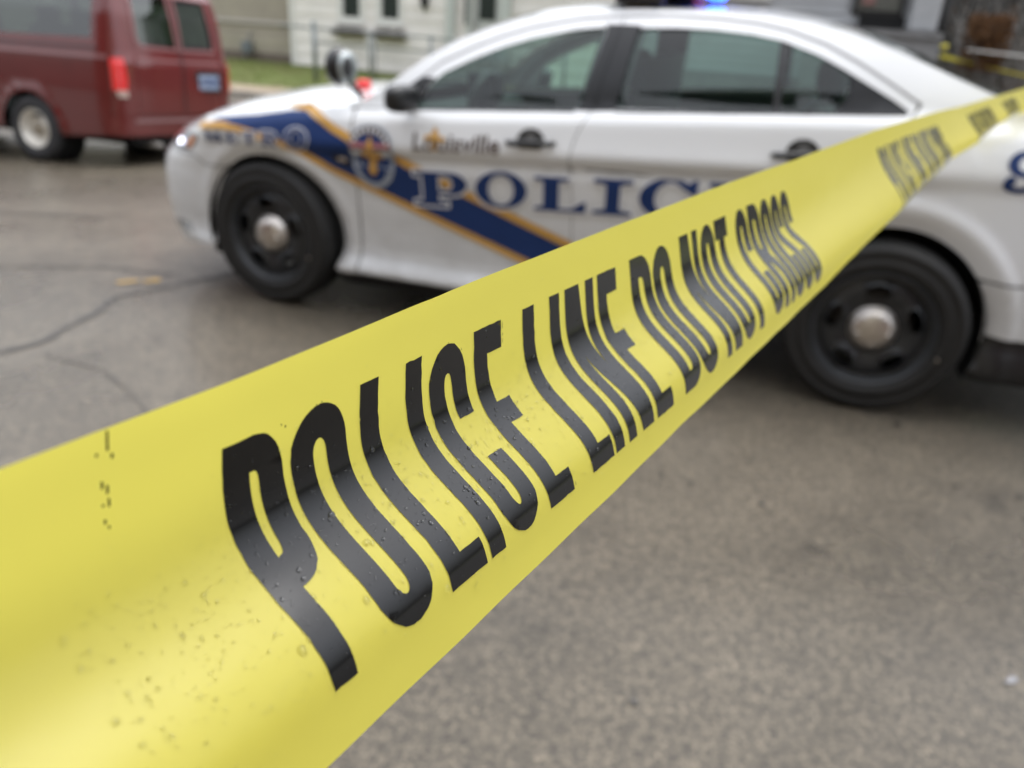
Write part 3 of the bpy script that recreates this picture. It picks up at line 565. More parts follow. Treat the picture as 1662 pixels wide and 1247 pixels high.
car = thing('police_car', 'white police sedan with blue and gold diagonal stripe and POLICE lettering parked behind the tape', 'police car', (1.4, HW, 0))
def cfix(o): o.matrix_parent_inverse = Matrix.Translation(car.location).inverted(); return o
def cpatch(name, loops, m, h=.05, off=0., both=True, parent=None, hy=None):
    if m is PAINT: h = min(h, .032); hy = .022
    o = None; vs, fs = patch(loops, h, hy=hy); Fm = [side(off), side(off, True)]
    for mir in ((False, True) if both else (False,)):
        f = Fm[1 if mir else 0]; q = meshobj(name, [f(a, b) for a, b in vs], fs if mir else [t[::-1] for t in fs], m, car); surface_normals(q, vs, f); cfix(q); o = o or q
    return o
def carc(xw, R, a0, a1, n=22): return arc(xw, .358, R, R, a0, a1, n)
g = .002
topf = [(a, zb(a)) for a in (.492, .4, .3, .15, 0, -.15, -.25, -.38, -.5, -.65, -.8, -.95)]
RF, RR = .392, .412
cpatch('front_fender', [([(.492, .222)] + topf + [(-.95, .715), (-.46, .70), (-.40, .66)] + carc(0, RF, 129, -20) , [[(-.90, .725), (-.50, .712), (-.44, .76), (-.40, .80), (-.52, .805), (-.72, .785), (-.88, .76)]])], PAINT, .035)
cpatch('headlight', [([(-.895, .727), (-.50, .714), (-.442, .76), (-.404, .798), (-.52, .803), (-.72, .783), (-.877, .758)], [])], mat('headlamp_lens', (.35, .36, .40), .08, metal=.6, coat=1), .03, .002)
cpatch('headlight_bulb', [(arc(-.60, .752, .022, .016, 0, 360, 14)[:-1], [])], mat('lit_bulb', (.9, .9, 1), .3, emis=(.85, .87, 1), estr=3), .02, .008)
cpatch('turn_signal_lens', [([(-.50, .722), (-.455, .76), (-.42, .79), (-.47, .79), (-.52, .75)], [])], mat('amber_lens', (.75, .30, .12), .2, coat=1), .02, .006)
cpatch('front_bumper', [([(-.405, .655), (-.465, .694), (-.95, .708), (A0 + .0, .66), (A0 + .0, .21), (-.9, .20), (-.42, .235), (-.375, .25)] + carc(0, RF, 196, 131), [[(-.72, .27), (-.72, .33), (-.58, .33), (-.56, .27)], [(A0 + .04, .30), (A0 + .04, .60), (-1.32, .60), (-1.25, .30)]])], PAINT, .04)
cpatch('fog_lamp', [([(-.72, .27), (-.72, .33), (-.58, .33), (-.56, .27)], [])], mat('fog_lens', (.55, .58, .62), .1, coat=1, metal=.5), .03, -.012)
cpatch('grille', [([(A0 + .001, .29), (A0 + .001, .61), (-1.32, .61), (-1.24, .29)], [])], BLK, .04, -.015)
for k in range(5): cpatch('grille_bar', [([(A0 + .001, .33 + .055 * k), (A0 + .001, .345 + .055 * k), (-1.29, .345 + .055 * k), (-1.29, .33 + .055 * k)], [])], CHROME, .05, -.004)
# doors
seamz = [.235, .45, .67, .80, .89, .98, 1.04, 1.095]; seamx = [1.575, 1.565, 1.559, 1.548, 1.538, 1.553, 1.575, 1.606]
seam = list(zip(seamx, seamz)) + [(1.655, 1.452)]
winF = [(.80, 1.035), (.845, 1.13), (.90, 1.185), (1.04, 1.258), (1.16, 1.31), (1.28, 1.351), (1.46, 1.396), (1.585, 1.413), (1.595, 1.40), (1.548, 1.10), (1.54, 1.092)]
topF = [(1.655, 1.452), (1.47, 1.432), (1.27, 1.388), (1.14, 1.345), (1.02, 1.294), (.88, 1.222), (.80, 1.155), (.72, 1.07), (.69, 1.027)]
cpatch('front_door', [([(.500, .232), (1.575 - g, .235)] + [(x - g, z) for x, z in seam[1:-1]] + [(1.655 - g, 1.452)] + topF[1:] + [(.6, 1.015), (.500, 1.007)], [winF])], PAINT, .035)
winR = [(1.700, 1.108), (1.725, 1.40), (1.735, 1.419), (1.88, 1.427), (2.03, 1.428), (2.18, 1.421), (2.307, 1.404), (2.45, 1.362), (2.55, 1.32), (2.65, 1.272), (2.74, 1.229), (2.805, 1.193), (2.80, 1.183)]
topR = [(1.655, 1.452), (1.85, 1.464), (2.05, 1.463), (2.20, 1.454), (2.32, 1.436), (2.47, 1.394), (2.60, 1.338), (2.72, 1.277), (2.83, 1.218)]
rdr = [(2.81, 1.16), (2.76, 1.10), (2.70, 1.0), (2.66, .9), (2.60, .80)] + carc(2.868, RR + .06, 132, 168, 8) + [(2.40, .36), (2.40, .235)]
cpatch('rear_door', [([(1.575 + g, .235)] + [(x + g, z) for x, z in seam[1:-1]] + [(1.655 + g, 1.452)] + topR[1:] + rdr, [winR])], PAINT, .035)
rail = [(.42, 1.008), (.54, 1.045), (.66, 1.135), (.80, 1.245), (.93, 1.322), (1.08, 1.386), (1.20, 1.424), (1.34, 1.453), (1.52, 1.475), (1.7, 1.489), (2.0, 1.496), (2.25, 1.492), (2.40, 1.476), (2.55, 1.447), (2.71, 1.40), (2.83, 1.358), (2.95, 1.315), (3.16, 1.245), (3.35, 1.192), (3.5, 1.168)]
back = [(a, zb(a) + .01) for a in (3.7, 3.9, 4.1, 4.4, 4.8)] + [(A1, zb(A1) + .01)]
ditch = [(x + dx, z + .012) for (x, z), dx in zip(topF[::-1], [0] * 9)] + [(x, z + .012) for x, z in topR[1:]]
body_side = rail + back + [(A1, .66), (3.66, .66), (3.50, .60)] + carc(2.868, RR, 38, 162) + [(x + 2 * g, z) for x, z in rdr[:-2][::-1]] + [(2.845, 1.222)] + ditch[::-1][1:] + [(.685, 1.035), (.62, 1.022), (.50, 1.014)]
cpatch('quarter_panel', [(body_side, [])], PAINT, .04)
cpatch('roof_ditch_trim', [([(x, z - .022) for x, z in ditch] + [(x, z + .010) for x, z in ditch[::-1]], [])], mat('grey_trim', (.34, .34, .35), .5), .04, -.004)
cpatch('rear_bumper', [(carc(2.868, RR, -2, 36) + [(3.50, .594), (3.66, .654), (A1, .654), (A1, .34), (3.6, .375), (3.29, .385)], [])], PAINT, .05)
cpatch('rear_valance', [([(3.29, .38), (3.6, .372), (A1, .34), (A1, .22), (3.6, .20), (3.26, .20)], [])], BLK, .08, -.01)
cpatch('rocker_sill', [([(.36, .222), (.5, .216), (2.40, .230), (2.42, .17), (.36, .15)], [])], BLK, .08, -.01)
cpatch('body_shell', [([(-.9, .30)] + [(a, zb(a) - .03) for a in (-.9, -.3, .3, 1, 2, 3, 4, 4.8)] + [(4.8, .35)] + carc(2.868, RR + .02, -5, 185) + [(2.3, .24), (.5, .24)] + carc(0, RF + .02, -15, 195), [])], SEAM, .12, -.022)
# glass
cpatch('door_window', [([(x, z) for x, z in offsetpoly(winF, .004)], [])], CAR_GLASS, .05, -.010)
cpatch('door_window', [([(1.694, 1.10), (1.722, 1.42), (1.88, 1.431), (2.03, 1.432), (2.18, 1.425), (2.30, 1.408), (2.322, 1.153)], [])], CAR_GLASS, .05, -.010)
cpatch('quarter_window', [([(2.345, 1.150), (2.325, 1.404), (2.45, 1.362), (2.53, 1.33), (2.585, 1.28), (2.575, 1.22), (2.54, 1.165)], [])], CAR_GLASS, .05, -.010)
cpatch('window_divider', [([(2.318, 1.150), (2.346, 1.150), (2.330, 1.404), (2.296, 1.41)], [])], BLK, .05, -.006)
cpatch('window_applique', [([(2.54, 1.163), (2.577, 1.22), (2.588, 1.28), (2.53, 1.333), (2.65, 1.275), (2.74, 1.232), (2.81, 1.195), (2.80, 1.181)], [])], mat('gloss_black', (.016, .017, .019), .32, spec=.35), .05, -.004)
cpatch('pillar_cover', [([(1.536, 1.088), (1.548, 1.10), (1.597, 1.40), (1.585, 1.424), (1.6515, 1.428), (1.6045, 1.092)], [])], bpy.data.materials['gloss_black'], .04, .003)
cpatch('pillar_cover', [([(1.6075, 1.092), (1.6545, 1.428), (1.738, 1.428), (1.726, 1.40), (1.701, 1.102)], [])], bpy.data.materials['gloss_black'], .04, .003)
cpatch('mirror_sail', [([(.655, 1.018), (.70, 1.09), (.80, 1.165), (.87, 1.165), (.84, 1.13), (.80, 1.025)], [])], BLK, .04, .004)
cpatch('pillar_shell', [([(1.53, 1.07), (1.58, 1.44), (1.76, 1.44), (1.72, 1.08)], [])], BLK, .05, -.02)
def seal(name, pts, wd): return cpatch(name, [([(x, z + wd / 2) for x, z in pts] + [(x, z - wd / 2) for x, z in pts[::-1]], [])], BLK, .06, .002)
seal('window_seal', [(.80, 1.030), (1.53, 1.086)], .010); seal('window_seal', [(1.70, 1.100), (2.80, 1.184)], .010)
# loft across the body from the left edge line to its mirror
def loft(name, line, crown, m, s0=0, s1=1, ns=14, pw=2.4, off=.0):
    vs, n = [], None
    for (a, z), c in zip(line, crown):
        x, y, _ = side(off)(a, z); row = []
        for k in range(2 * ns + 1):
            u = -1 + 2 * k / (2 * ns); u *= (1 - s0); yy = HW + u * (HW - y); row.append((x, yy, z + c * (1 - abs(u) ** pw) + off))
        vs += row; n = len(row)
    fs = [(i * n + j, i * n + j + 1, (i + 1) * n + j + 1, (i + 1) * n + j) for i in range(len(line) - 1) for j in range(n - 1)]
    return cfix(meshobj(name, vs, fs, m, car))
def resamp(line, x0, x1, h=.05):
    xs = np.arange(x0, x1 + 1e-6, (x1 - x0) / max(1, round((x1 - x0) / h))); L = catmull(line, 12); return [(float(x), float(np.interp(x, L[:, 0], L[:, 1]))) for x in xs]
hl = [(float(a), zb(a)) for a in np.linspace(A0, .46, 46)]
loft('hood', hl, [float(np.interp(a, [A0, -1.2, -.6, 0, .4], [.0, .02, .065, .085, .075])) for a, z in hl], PAINT, pw=2.6)
cl = [(.42, 1.002), (.50, 1.01)]; loft('cowl', [(.30, .98), (.56, 1.0)], [.07, .07], BLK, s0=.08)
rl = resamp(rail + [(a, zb(a) + .01) for a in (3.7, 3.9, 4.1)], .45, 3.95)
cr = lambda x: float(np.interp(x, [.45, .8, 1.2, 1.7, 2.3, 2.8, 3.3, 3.5, 4], [.060, .075, .062, .040, .038, .035, .025, .02, .015]))
seg = lambda a, b: [p for p in rl if a - 1e-6 <= p[0] <= b + 1e-6]
loft('windscreen', seg(.44, 1.26), [cr(p[0]) for p in seg(.44, 1.26)], CAR_GLASS2, s0=.035)
loft('roof', seg(1.24, 2.66), [cr(p[0]) for p in seg(1.24, 2.66)], PAINT, ns=20)
loft('rear_window', seg(2.64, 3.36), [cr(p[0]) + .012 for p in seg(2.64, 3.36)], CAR_GLASS, s0=.06)
loft('trunk_lid', seg(3.34, 3.96), [cr(p[0]) for p in seg(3.34, 3.96)], PAINT)
tl = [(float(a), zb(a) + .01) for a in np.linspace(3.94, A1, 14)]; loft('trunk_lid', tl, [.015 * (1 - k / 13) for k in range(14)], PAINT)
for mir in (0, 1):    # pillar strips beside the windscreen and the rear window
    for ln, s0, nm in ((seg(.44, 1.26), .035, 'windscreen_pillar'), (seg(2.64, 3.36), .06, 'rear_pillar')):
        vs = []
        for a, z in ln:
            x, y, _ = side()(a, z)
            for u in (1, 1 - s0 * .5, 1 - s0 - .005):
                yy = HW - u * (HW - y); vs.append((x, 2 * HW - yy if mir else yy, z + cr(a) * (1 - u ** 2.4) + .002))
        cfix(meshobj(nm, vs, [(3 * i + k, 3 * i + k + 1, 3 * i + k + 4, 3 * i + k + 3) for i in range(len(ln) - 1) for k in (0, 1)], PAINT, car))
# wheels
def wheel(x, y, mir, steer=0):
    w_ = empty('wheel', car, (x - 1.4, y - HW, .358), (0, 0, math.pi if mir else 0))
    if steer: w_.rotation_euler[2] += steer
    t = [(.262, .0), (.250, -.005), (.243, .0)]
    lathe_mesh('tyre', [(.238, .05), (.240, .012), (.248, .002), (.262, -.004), (.285, -.010), (.288, -.006), (.315, -.006), (.318, -.009), (.338, .004), (.352, .022), (.3585, .045), (.3605, .07), (.360, .095), (.354, .098), (.354, .104), (.360, .107), (.361, .14), (.354, .143), (.354, .15), (.360, .153), (.3585, .19), (.350, .215), (.33, .235), (.25, .235)], TYRE, w_, 72)
    lathe_mesh('rim', [(.212, .19), (.212, .09), (.218, .05), (.222, .030), (.236, .016), (.241, .008), (.238, .002), (.232, .004), (.226, .018), (.219, .034)], RIMM, w_, 64)
    slots = []
    for k in range(5):
        th = math.radians(90 + 72 * k + 4); cx_, cz_ = .158 * math.cos(th), .158 * math.sin(th); slots.append([(cx_ + .050 * math.cos(u) * -math.sin(th) + .027 * math.sin(u) * math.cos(th), cz_ + .050 * math.cos(u) * math.cos(th) + .027 * math.sin(u) * math.sin(th)) for u in [2 * math.pi * j / 18 for j in range(18)]])
    vs, fs = patch([(arc(0, 0, .222, .222, 0, 360, 60)[:-1], slots)], .012)
    def dep(a, b):
        r = math.hypot(a, b); d = float(np.interp(r, [0, .085, .105, .135, .16, .19, .21, .223], [.030, .030, .040, .030, .026, .032, .048, .036])); m_ = min(abs(math.hypot(a - .158 * math.cos(math.radians(94 + 72 * k)), b - .158 * math.sin(math.radians(94 + 72 * k)))) for k in range(5))
        return d - .012 * float(1 - sstep(.034, .062, m_)) 
    meshobj('wheel_disc', [(a, dep(a, b), b) for a, b in vs], fs, STEEL, w_)
    lathe_mesh('hub_cap', [(.001, -.012), (.03, -.011), (.055, -.006), (.074, .004), (.086, .016), (.092, .032), (.096, .034), (.097, .042)], CHROME, w_, 40)
    for k in range(5):
        bm = bmesh.new(); th = math.radians(60 + 72 * k); m_ = Matrix.Translation((.058 * math.cos(th), .004, .058 * math.sin(th))) @ Matrix.Diagonal((1, .9, 1, 1)); bmesh.ops.create_uvsphere(bm, u_segments=12, v_segments=8, radius=.015, matrix=m_)
        bmobj('lug_bump', bm, CHROME, w_, True)
    lathe_mesh('brake_disc', [(.001, .075), (.15, .075), (.16, .09), (.001, .10)], mat('dark_iron', (.035, .03, .028), .6) if 'dark_iron' not in bpy.data.materials else bpy.data.materials['dark_iron'], w_, 32)
    bm = bmesh.new(); tube(bm, [(.268 * math.cos(-.28), -.02, .268 * math.sin(-.28)), (.268 * math.cos(-.28), .01, .268 * math.sin(-.28))], .006, 8); bmobj('valve_cap', bm, CHROME, w_)
    return w_
wheel(0, .018, 0, math.radians(-4)); wheel(2.868, .012, 0); wheel(0, 2 * HW - .018, 1); wheel(2.868, 2 * HW - .012, 1)
for xw, R in ((0, RF), (2.868, RR)):
    for yy in (.075, 2 * HW - .075):
        bm = bmesh.new(); sgn = 1 if yy < 1 else -1; ring = []
        for a in range(-24, 205, 6):
            c_, s_ = math.cos(math.radians(a)), math.sin(math.radians(a)); ring.append([bm.verts.new((xw + R * c_, yy, .358 + R * s_)), bm.verts.new((xw + (R + .02) * c_, yy + sgn * .32, .358 + (R + .02) * s_))])
        for p, q in zip(ring, ring[1:]): bm.faces.new((p[0], q[0], q[1], p[1]))
        bm.faces.new([r[1] for r in ring]); cfix(bmobj('wheel_well', bm, WELL, car))
cfix(box('underbody', -.6, 3.9, .30, 2 * HW - .30, .20, .42, WELL, car, .03))
# cabin
cfix(box('dashboard', .45, .80, .25, 1.68, .78, 1.0, DARKIN, car, .05)); cfix(box('cabin_floor', .5, 3.0, .10, 1.83, .36, .45, DARKIN, car))
def seat(x, y, wd, big=0):
    s = cfix(box('seat', x - .45, x + .05, y - wd / 2, y + wd / 2, .42, .62, SEATM, car, .06)); bm = bmesh.new(); bx(bm, x - .02, x + .13, y - wd / 2, y + wd / 2, .55, 1.16, .06)
    bmesh.ops.rotate(bm, cent=(x, y, .6), matrix=Matrix.Rotation(math.radians(14), 3, 'Y'), verts=bm.verts); bmobj('seat_back', bm, SEATM, s)
    bm = bmesh.new(); bx(bm, x + .13, x + .24, y - .13, y + .13, 1.17, 1.33, .045); bmobj('headrest', bm, SEATM, s)
seat(1.50, .55, .5); seat(1.50, 1.38, .5); seat(2.35, .52, .62); seat(2.35, 1.40, .62)
cfix(box('prisoner_partition', 1.72, 1.75, .25, 1.68, .6, 1.30, mat('dark_mesh', (.02, .02, .02), .6), car))
bm = bmesh.new(); tube(bm, [(.93 + .03 * math.sin(t), .55 + .18 * math.cos(t), 1.0 + .17 * math.sin(t)) for t in [2 * math.pi * k / 24 for k in range(25)]], .014, 6, False); cfix(bmobj('steering_wheel', bm, BLK, car, True))
bm = bmesh.new(); bx(bm, .72, .86, .85, 1.1, 1.0, 1.16, .02); cfix(bmobj('laptop_mount', bm, DARKIN, car))
# handles with their recess cups, mirror, spotlight, fuel flap
for (xa, za, xb, zb_) in ((1.252, .938, 1.470, .953), (2.350, 1.000, 2.570, 1.020)):
    xm, zm = (xa + xb) / 2, (za + zb_) / 2
    q = cpatch('handle_cup', [(arc(xm, zm + .008, .062, .050, 8, 188, 16) + [(xm - .05, zm - .025), (xm + .05, zm - .022)], [])], BLK, .02, .003, False)
    cpatch('handle_lock', [(arc(xm, zm + .026, .024, .015, 0, 360, 12)[:-1], [])], mat('dark_grey_plastic', (.10, .10, .10), .35) if 'dark_grey_plastic' not in bpy.data.materials else bpy.data.materials['dark_grey_plastic'], .02, .006, False)
    bm = bmesh.new(); f = side(.03); P_ = [f(xa + (xb - xa) * k / 8, za + (zb_ - za) * k / 8) for k in range(9)]; P_[0] = side(.0)(xa, za); P_[-1] = side(.0)(xb, zb_); tube(bm, P_, [.009, .013, .015, .015, .015, .015, .015, .013, .009], 10); cfix(bmobj('door_handle', bm, BLK, car, True))
def blob(name, c, r, m, parent, p=2.6, rot=0, tilt=0):
    bm = bmesh.new(); bmesh.ops.create_uvsphere(bm, u_segments=28, v_segments=18, radius=1)
    for v in bm.verts:
        q = v.co; s = (abs(q.x) ** p + abs(q.y) ** p + abs(q.z) ** p) ** (-1 / p); v.co = Vector((q.x * s * r[0], q.y * s * r[1], q.z * s * r[2]))
    bmesh.ops.rotate(bm, cent=(0, 0, 0), matrix=Matrix.Rotation(rot, 3, 'Z') @ Matrix.Rotation(tilt, 3, 'X'), verts=bm.verts); bmesh.ops.translate(bm, vec=c, verts=bm.verts); return bmobj(name, bm, m, parent, True)
cfix(blob('wing_mirror', (.800, -.078, 1.082), (.046, .092, .058), BLK, car, 3, -.25)); cfix(blob('wing_mirror', (.800, 2 * HW + .085, 1.085), (.055, .105, .068), BLK, car, 3, .25))
bm = bmesh.new(); tube(bm, [(.78, .09, 1.045), (.79, -.02, 1.05)], .022, 10); cfix(bmobj('mirror_arm', bm, BLK, car, True))
sp_ = cfix(blob('spotlight', (.40, .09, 1.178), (.062, .080, .083), BLK, car, 2, .12)); bm = bmesh.new(); tube(bm, [(.43, .09, 1.178), (.452, .088, 1.178)], [.070, .068], 28); bmobj('spotlight_lens', bm, mat('spotlight_reflector', (.36, .40, .40), .3, metal=.3, coat=1), sp_, True)
bm = bmesh.new(); tube(bm, [(.44, .10, 1.12), (.50, .12, 1.05)], .014, 8); bmobj('spotlight_arm', bm, BLK, sp_, True)
cfix(blob('red_flasher', (.30, .50, 1.078), (.034, .045, .020), mat('red_lamp', (.42, .02, .02), .5, emis=(1, .05, .05), estr=.25), car, 4, .3))
# roof light bar
lb = cfix(box('light_bar', 1.50, 1.93, .36, 1.58, 1.548, 1.58, BLK, car, .012)); box('bar_lens', 1.515, 1.915, .37, 1.57, 1.582, 1.66, mat('smoked_lens', (.02, .02, .025), .1, coat=1), lb, .03)
box('bar_foot', 1.60, 1.80, .30, .40, 1.505, 1.547, BLK, lb, .01); box('bar_foot', 1.60, 1.80, 1.54, 1.64, 1.505, 1.547, BLK, lb, .01)
for yy, mm in ((.50, mat('blue_lamp', (.02, .06, .9), .2, emis=(.005, .09, 1), estr=7)), (.62, bpy.data.materials['blue_lamp'])):
    bm = bmesh.new(); bx(bm, 1.95, 2.025, yy - .05, yy + .05, 1.550, 1.64, .015); bmobj('blue_flasher', bm, mm, lb)
box('red_marker', 1.89, 1.93, .58, .66, 1.535, 1.55, mat('dim_red_lamp', (.5, .1, .08), .3, emis=(1, .2, .15), estr=.1), lb)
cfix(box('roof_sticker', 1.63, 1.74, .36, .42, 1.504, 1.5075, mat('peach_sticker', (.72, .55, .36), .5), car))
# ---- livery on the panels
fillL = [(-.30, .888), (-.24, .905), (-.02, .935), (.15, .968), (.24, .975), (.402, .883 + .012), (.49, .862), (.60, .83), (.706, .793), (1.235, .603), (1.504, .509), (1.66, .455), (1.66, .31), (1.37, .411), (.85, .576), (.395, .729), (.168, .822), (-.05, .868)]
cpatch('side_stripe', [(fillL, [])], NAVY, .03, .0055, hy=.014)
lowg = [(-.40, .868), (-.22, .888), (-.05, .870), (.168, .824), (.395, .731), (.85, .577), (1.37, .412), (1.66, .312)]
cpatch('stripe_edge', [(lowg + [(x + .004, z - .034) for x, z in lowg[::-1]], [])], GOLD, .03, .0075, hy=.014)
upg = [(.13, .985), (.25, .976), (.402, .897), (.49, .864), (.60, .83), (.706, .795), (1.235, .604), (1.504, .511), (1.66, .457)]
cpatch('stripe_edge', [([(x, z) for x, z in upg] + [(x + .01, z + (.035 if x > .2 else .008)) for x, z in upg[::-1]], [])], GOLD, .03, .0075, hy=.014)
def ser(c, W, H):
    s = W * .30; t = H * .10; m_ = W / 2          # slab serif capitals, y up
    def E_(cx_, cy_, rx, ry, a0=0, a1=360, n=20): return arc(cx_, cy_, rx, ry, a0, a1, n)
    if c == 'I': return [([(0, 0), (W, 0), (W, t), (m_ + s / 2 * 1.2, t * 1.6), (m_ + s / 2 * 1.2, H - t * 1.6), (W, H - t), (W, H), (0, H), (0, H - t), (m_ - s / 2 * 1.2, H - t * 1.6), (m_ - s / 2 * 1.2, t * 1.6), (0, t)], [])]
    if c == 'O': return [(E_(m_, H / 2, m_, H / 2, 0, 360, 36)[:-1], [E_(m_, H / 2, m_ * .50, H / 2 * .80, 0, 360, 30)[:-1]])]
    if c == 'L': return [([(0, 0), (W, 0), (W, H * .34), (W - t, H * .30), (W * .72, t), (W * .48, t), (W * .48, H - t * 1.4), (W * .66, H - t), (W * .66, H), (0, H), (0, H - t), (W * .18, H - t * 1.4), (W * .18, t * 1.4), (0, t)], [])]
    if c == 'P': return [([(0, 0), (W * .62, 0), (W * .62, t), (W * .46, t * 1.5), (W * .46, H * .36)] + E_(W * .66, H * .67, W * .34, H * .33, -80, 90, 16) + [(0, H), (0, H - t), (W * .16, H - t * 1.4), (W * .16, t * 1.5), (0, t)], [[(W * .46, H * .45)] + E_(W * .60, H * .67, W * .13, H * .22, -90, 90, 10) + [(W * .46, H * .89)]])]
    if c == 'C': return [(E_(m_, H / 2, m_, H / 2, 50, 318, 34) + [(W, H * .30), (W * .96, H * .34)] + E_(m_ * 1.05, H / 2, m_ * .52, H / 2 * .80, 318, 45, 26) + [(W * .9, H * .62), (W * .97, H * .62), (W * .97, H * .98), (W * .9, H * .98)], [])]
    if c == 'E': return [([(0, 0), (W, 0), (W, H * .32), (W * .92, H * .32), (W * .8, t), (W * .46, t), (W * .46, H * .45), (W * .62, H * .40), (W * .68, H * .36), (W * .68, H * .66), (W * .62, H * .60), (W * .46, H * .55), (W * .46, H - t), (W * .78, H - t), (W * .9, H * .70), (W * .97, H * .70), (W * .97, H), (0, H), (0, H - t), (W * .16, H - t * 1.4), (W * .16, t * 1.4), (0, t)], [])]
    if c == 'M': return [([(0, 0), (W * .26, 0), (W * .26, t), (W * .2, t), (W * .2, H * .7), (W * .44, 0), (W * .52, 0), (W * .76, H * .7), (W * .76, t), (W * .66, t), (W * .66, 0), (W, 0), (W, t), (W * .94, t), (W * .94, H - t), (W, H - t), (W, H), (W * .72, H), (W * .5, H * .35), (W * .28, H), (0, H), (0, H - t), (W * .08, H - t), (W * .08, t), (0, t)], [])]
    if c == 'T': return [([(W * .25, 0), (W * .75, 0), (W * .75, t), (W * .64, t), (W * .64, H - t), (W * .88, H - t), (W * .93, H * .68), (W, H * .68), (W, H), (0, H), (0, H * .68), (W * .07, H * .68), (W * .12, H - t), (W * .36, H - t), (W * .36, t), (W * .25, t)], [])]
    if c == 'R': return [([(0, 0), (W * .5, 0), (W * .5, t), (W * .4, t), (W * .4, H * .4), (W * .5, H * .4), (W * .7, 0), (W, 0), (W, t), (W * .9, t), (W * .74, H * .42)] + E_(W * .6, H * .70, W * .34, H * .30, -50, 90, 12) + [(0, H), (0, H - t), (W * .13, H - t), (W * .13, t), (0, t)], [[(W * .4, H * .5)] + E_(W * .52, H * .70, W * .14, H * .18, -80, 80, 8) + [(W * .4, H * .89)]])]
def word(name, items, m, out, slope=.06, off=.0085, both=False, skew=0):
    for c, x, z, W, H in items:
        L = [([(x + u, z + v + slope * u) for u, v in o], [[(x + u, z + v + slope * u) for u, v in q] for q in hs_]) for o, hs_ in ser(c, W, H)]
        if out:
            O = [(offsetpoly(o, out), [offsetpoly(q, -out * .8) for q in hs_]) for o, hs_ in L]
            cpatch(name + '_outline', O, WHITEV, .03, off, both)
        cpatch(name, L, m, .03, off + .0022, both)
word('police_letter', [('P', .806, .607, .262, .158), ('O', 1.108, .634, .245, .168), ('L', 1.386, .655, .235, .152), ('I', 1.652, .672, .170, .156), ('C', 1.850, .684, .245, .172), ('E', 2.130, .706, .215, .160)], NAVY, .011)
word('metro_letter', [('M', -.335, .782, .115, .048), ('E', -.195, .790, .075, .052), ('T', -.09, .797, .08, .058), ('R', .02, .800, .09, .068), ('O', .15, .798, .125, .100)], NAVY, .006, .03, .0105)
cpatch('unit_number', [(strokepoly(arc(3.235, 1.050, .042, .036, 90, 360, 16) + [(3.277, 1.05)] + arc(3.235, 1.050, .042, .036, 0, 90, 8), .036, .022), []), (strokepoly([(3.285, 1.05), (3.283, 1.01), (3.27, .975)] + arc(3.228, .975, .040, .020, -20, -160, 10) + [(3.19, .985)], .030, .022), []), (arc(3.196, .988, .019, .017, 0, 360, 14)[:-1], [])], NAVY, .02, .0035)
def textmesh(body, size, x, z, m, name, off, slope=.06, bold=0, xs=1):
    c = bpy.data.curves.new(name, 'FONT'); c.body = body; c.size = size; c.offset = bold; c.resolution_u = 4
    o = bpy.data.objects.new('tmp', c); COL.objects.link(o); dg = bpy.context.evaluated_depsgraph_get(); me = bpy.data.meshes.new_from_object(o.evaluated_get(dg)); bpy.data.objects.remove(o)
    return me
me = textmesh('Louisville', .105, 0, 0, BROWNV, 'city_name', 0, bold=.0022); wd = max(v.co.x for v in me.vertices); f_ = side(.006)
vs = [f_(.808 + v.co.x / wd * .42, .862 + v.co.y + .06 * v.co.x / wd * .42) for v in me.vertices]; cfix(meshobj('city_name', vs, [tuple(p.vertices)[::-1] for p in me.polygons], BROWNV, car, False))
fl = [(0, .09), (.012, .07), (.02, .045), (.016, .03), (.034, .048), (.05, .04), (.052, .02), (.036, .012), (.034, .024), (.02, .016), (.014, 0), (.022, -.02), (0, -.034), (-.022, -.02), (-.014, 0), (-.02, .016), (-.034, .024), (-.036, .012), (-.052, .02), (-.05, .04), (-.034, .048), (-.016, .03), (-.02, .045), (-.012, .07)]
cpatch('fleur_emblem', [([(.915 + x * .95, .893 + z * .86) for x, z in fl], [])], GOLD, .02, .003, False)
# door badge: shield with banner arcs, rosette and ribs
bc = (.604, .800); sh = [(bc[0] + x, bc[1] + z) for x, z in [(-.105, .075), (-.11, .02), (-.108, -.04), (-.09, -.09), (-.055, -.125), (0, -.145), (.055, -.125), (.09, -.09), (.108, -.04), (.11, .02), (.105, .075)] + arc(0, .075, .105, .075, 0, 180, 14)[1:-1]]
cpatch('shield_badge', [(sh, [])], GREYV, .03, 0.0110, False)
cpatch('shield_panel', [([(bc[0] + (x - bc[0]) * .82, bc[1] + (z - bc[1]) * .84) for x, z in sh], [])], NAVY, .03, 0.0125, False)
cpatch('shield_banner', [(strokepoly([(bc[0] + x, bc[1] + z) for x, z in arc(0, .055, .088, .072, 200, -20, 20)], .030, .030), [])], BROWNV, .02, 0.0140, False)
cpatch('shield_band', [([(bc[0] - .10, bc[1] + .045), (bc[0] + .10, bc[1] + .055), (bc[0] + .10, bc[1] + .075), (bc[0] - .10, bc[1] + .065)], [])], mat('faded_red_vinyl', (.50, .20, .20), .4), .03, 0.0155, False)
cpatch('shield_band', [([(bc[0] - .10, bc[1] + .012), (bc[0] + .10, bc[1] + .022), (bc[0] + .10, bc[1] + .042), (bc[0] - .10, bc[1] + .032)], [])], WHITEV, .03, 0.0155, False)
cpatch('shield_emblem', [([(bc[0] + x * 1.0, bc[1] + z * 1.5 - .03) for x, z in fl], [])], GOLD, .02, 0.0170, False)
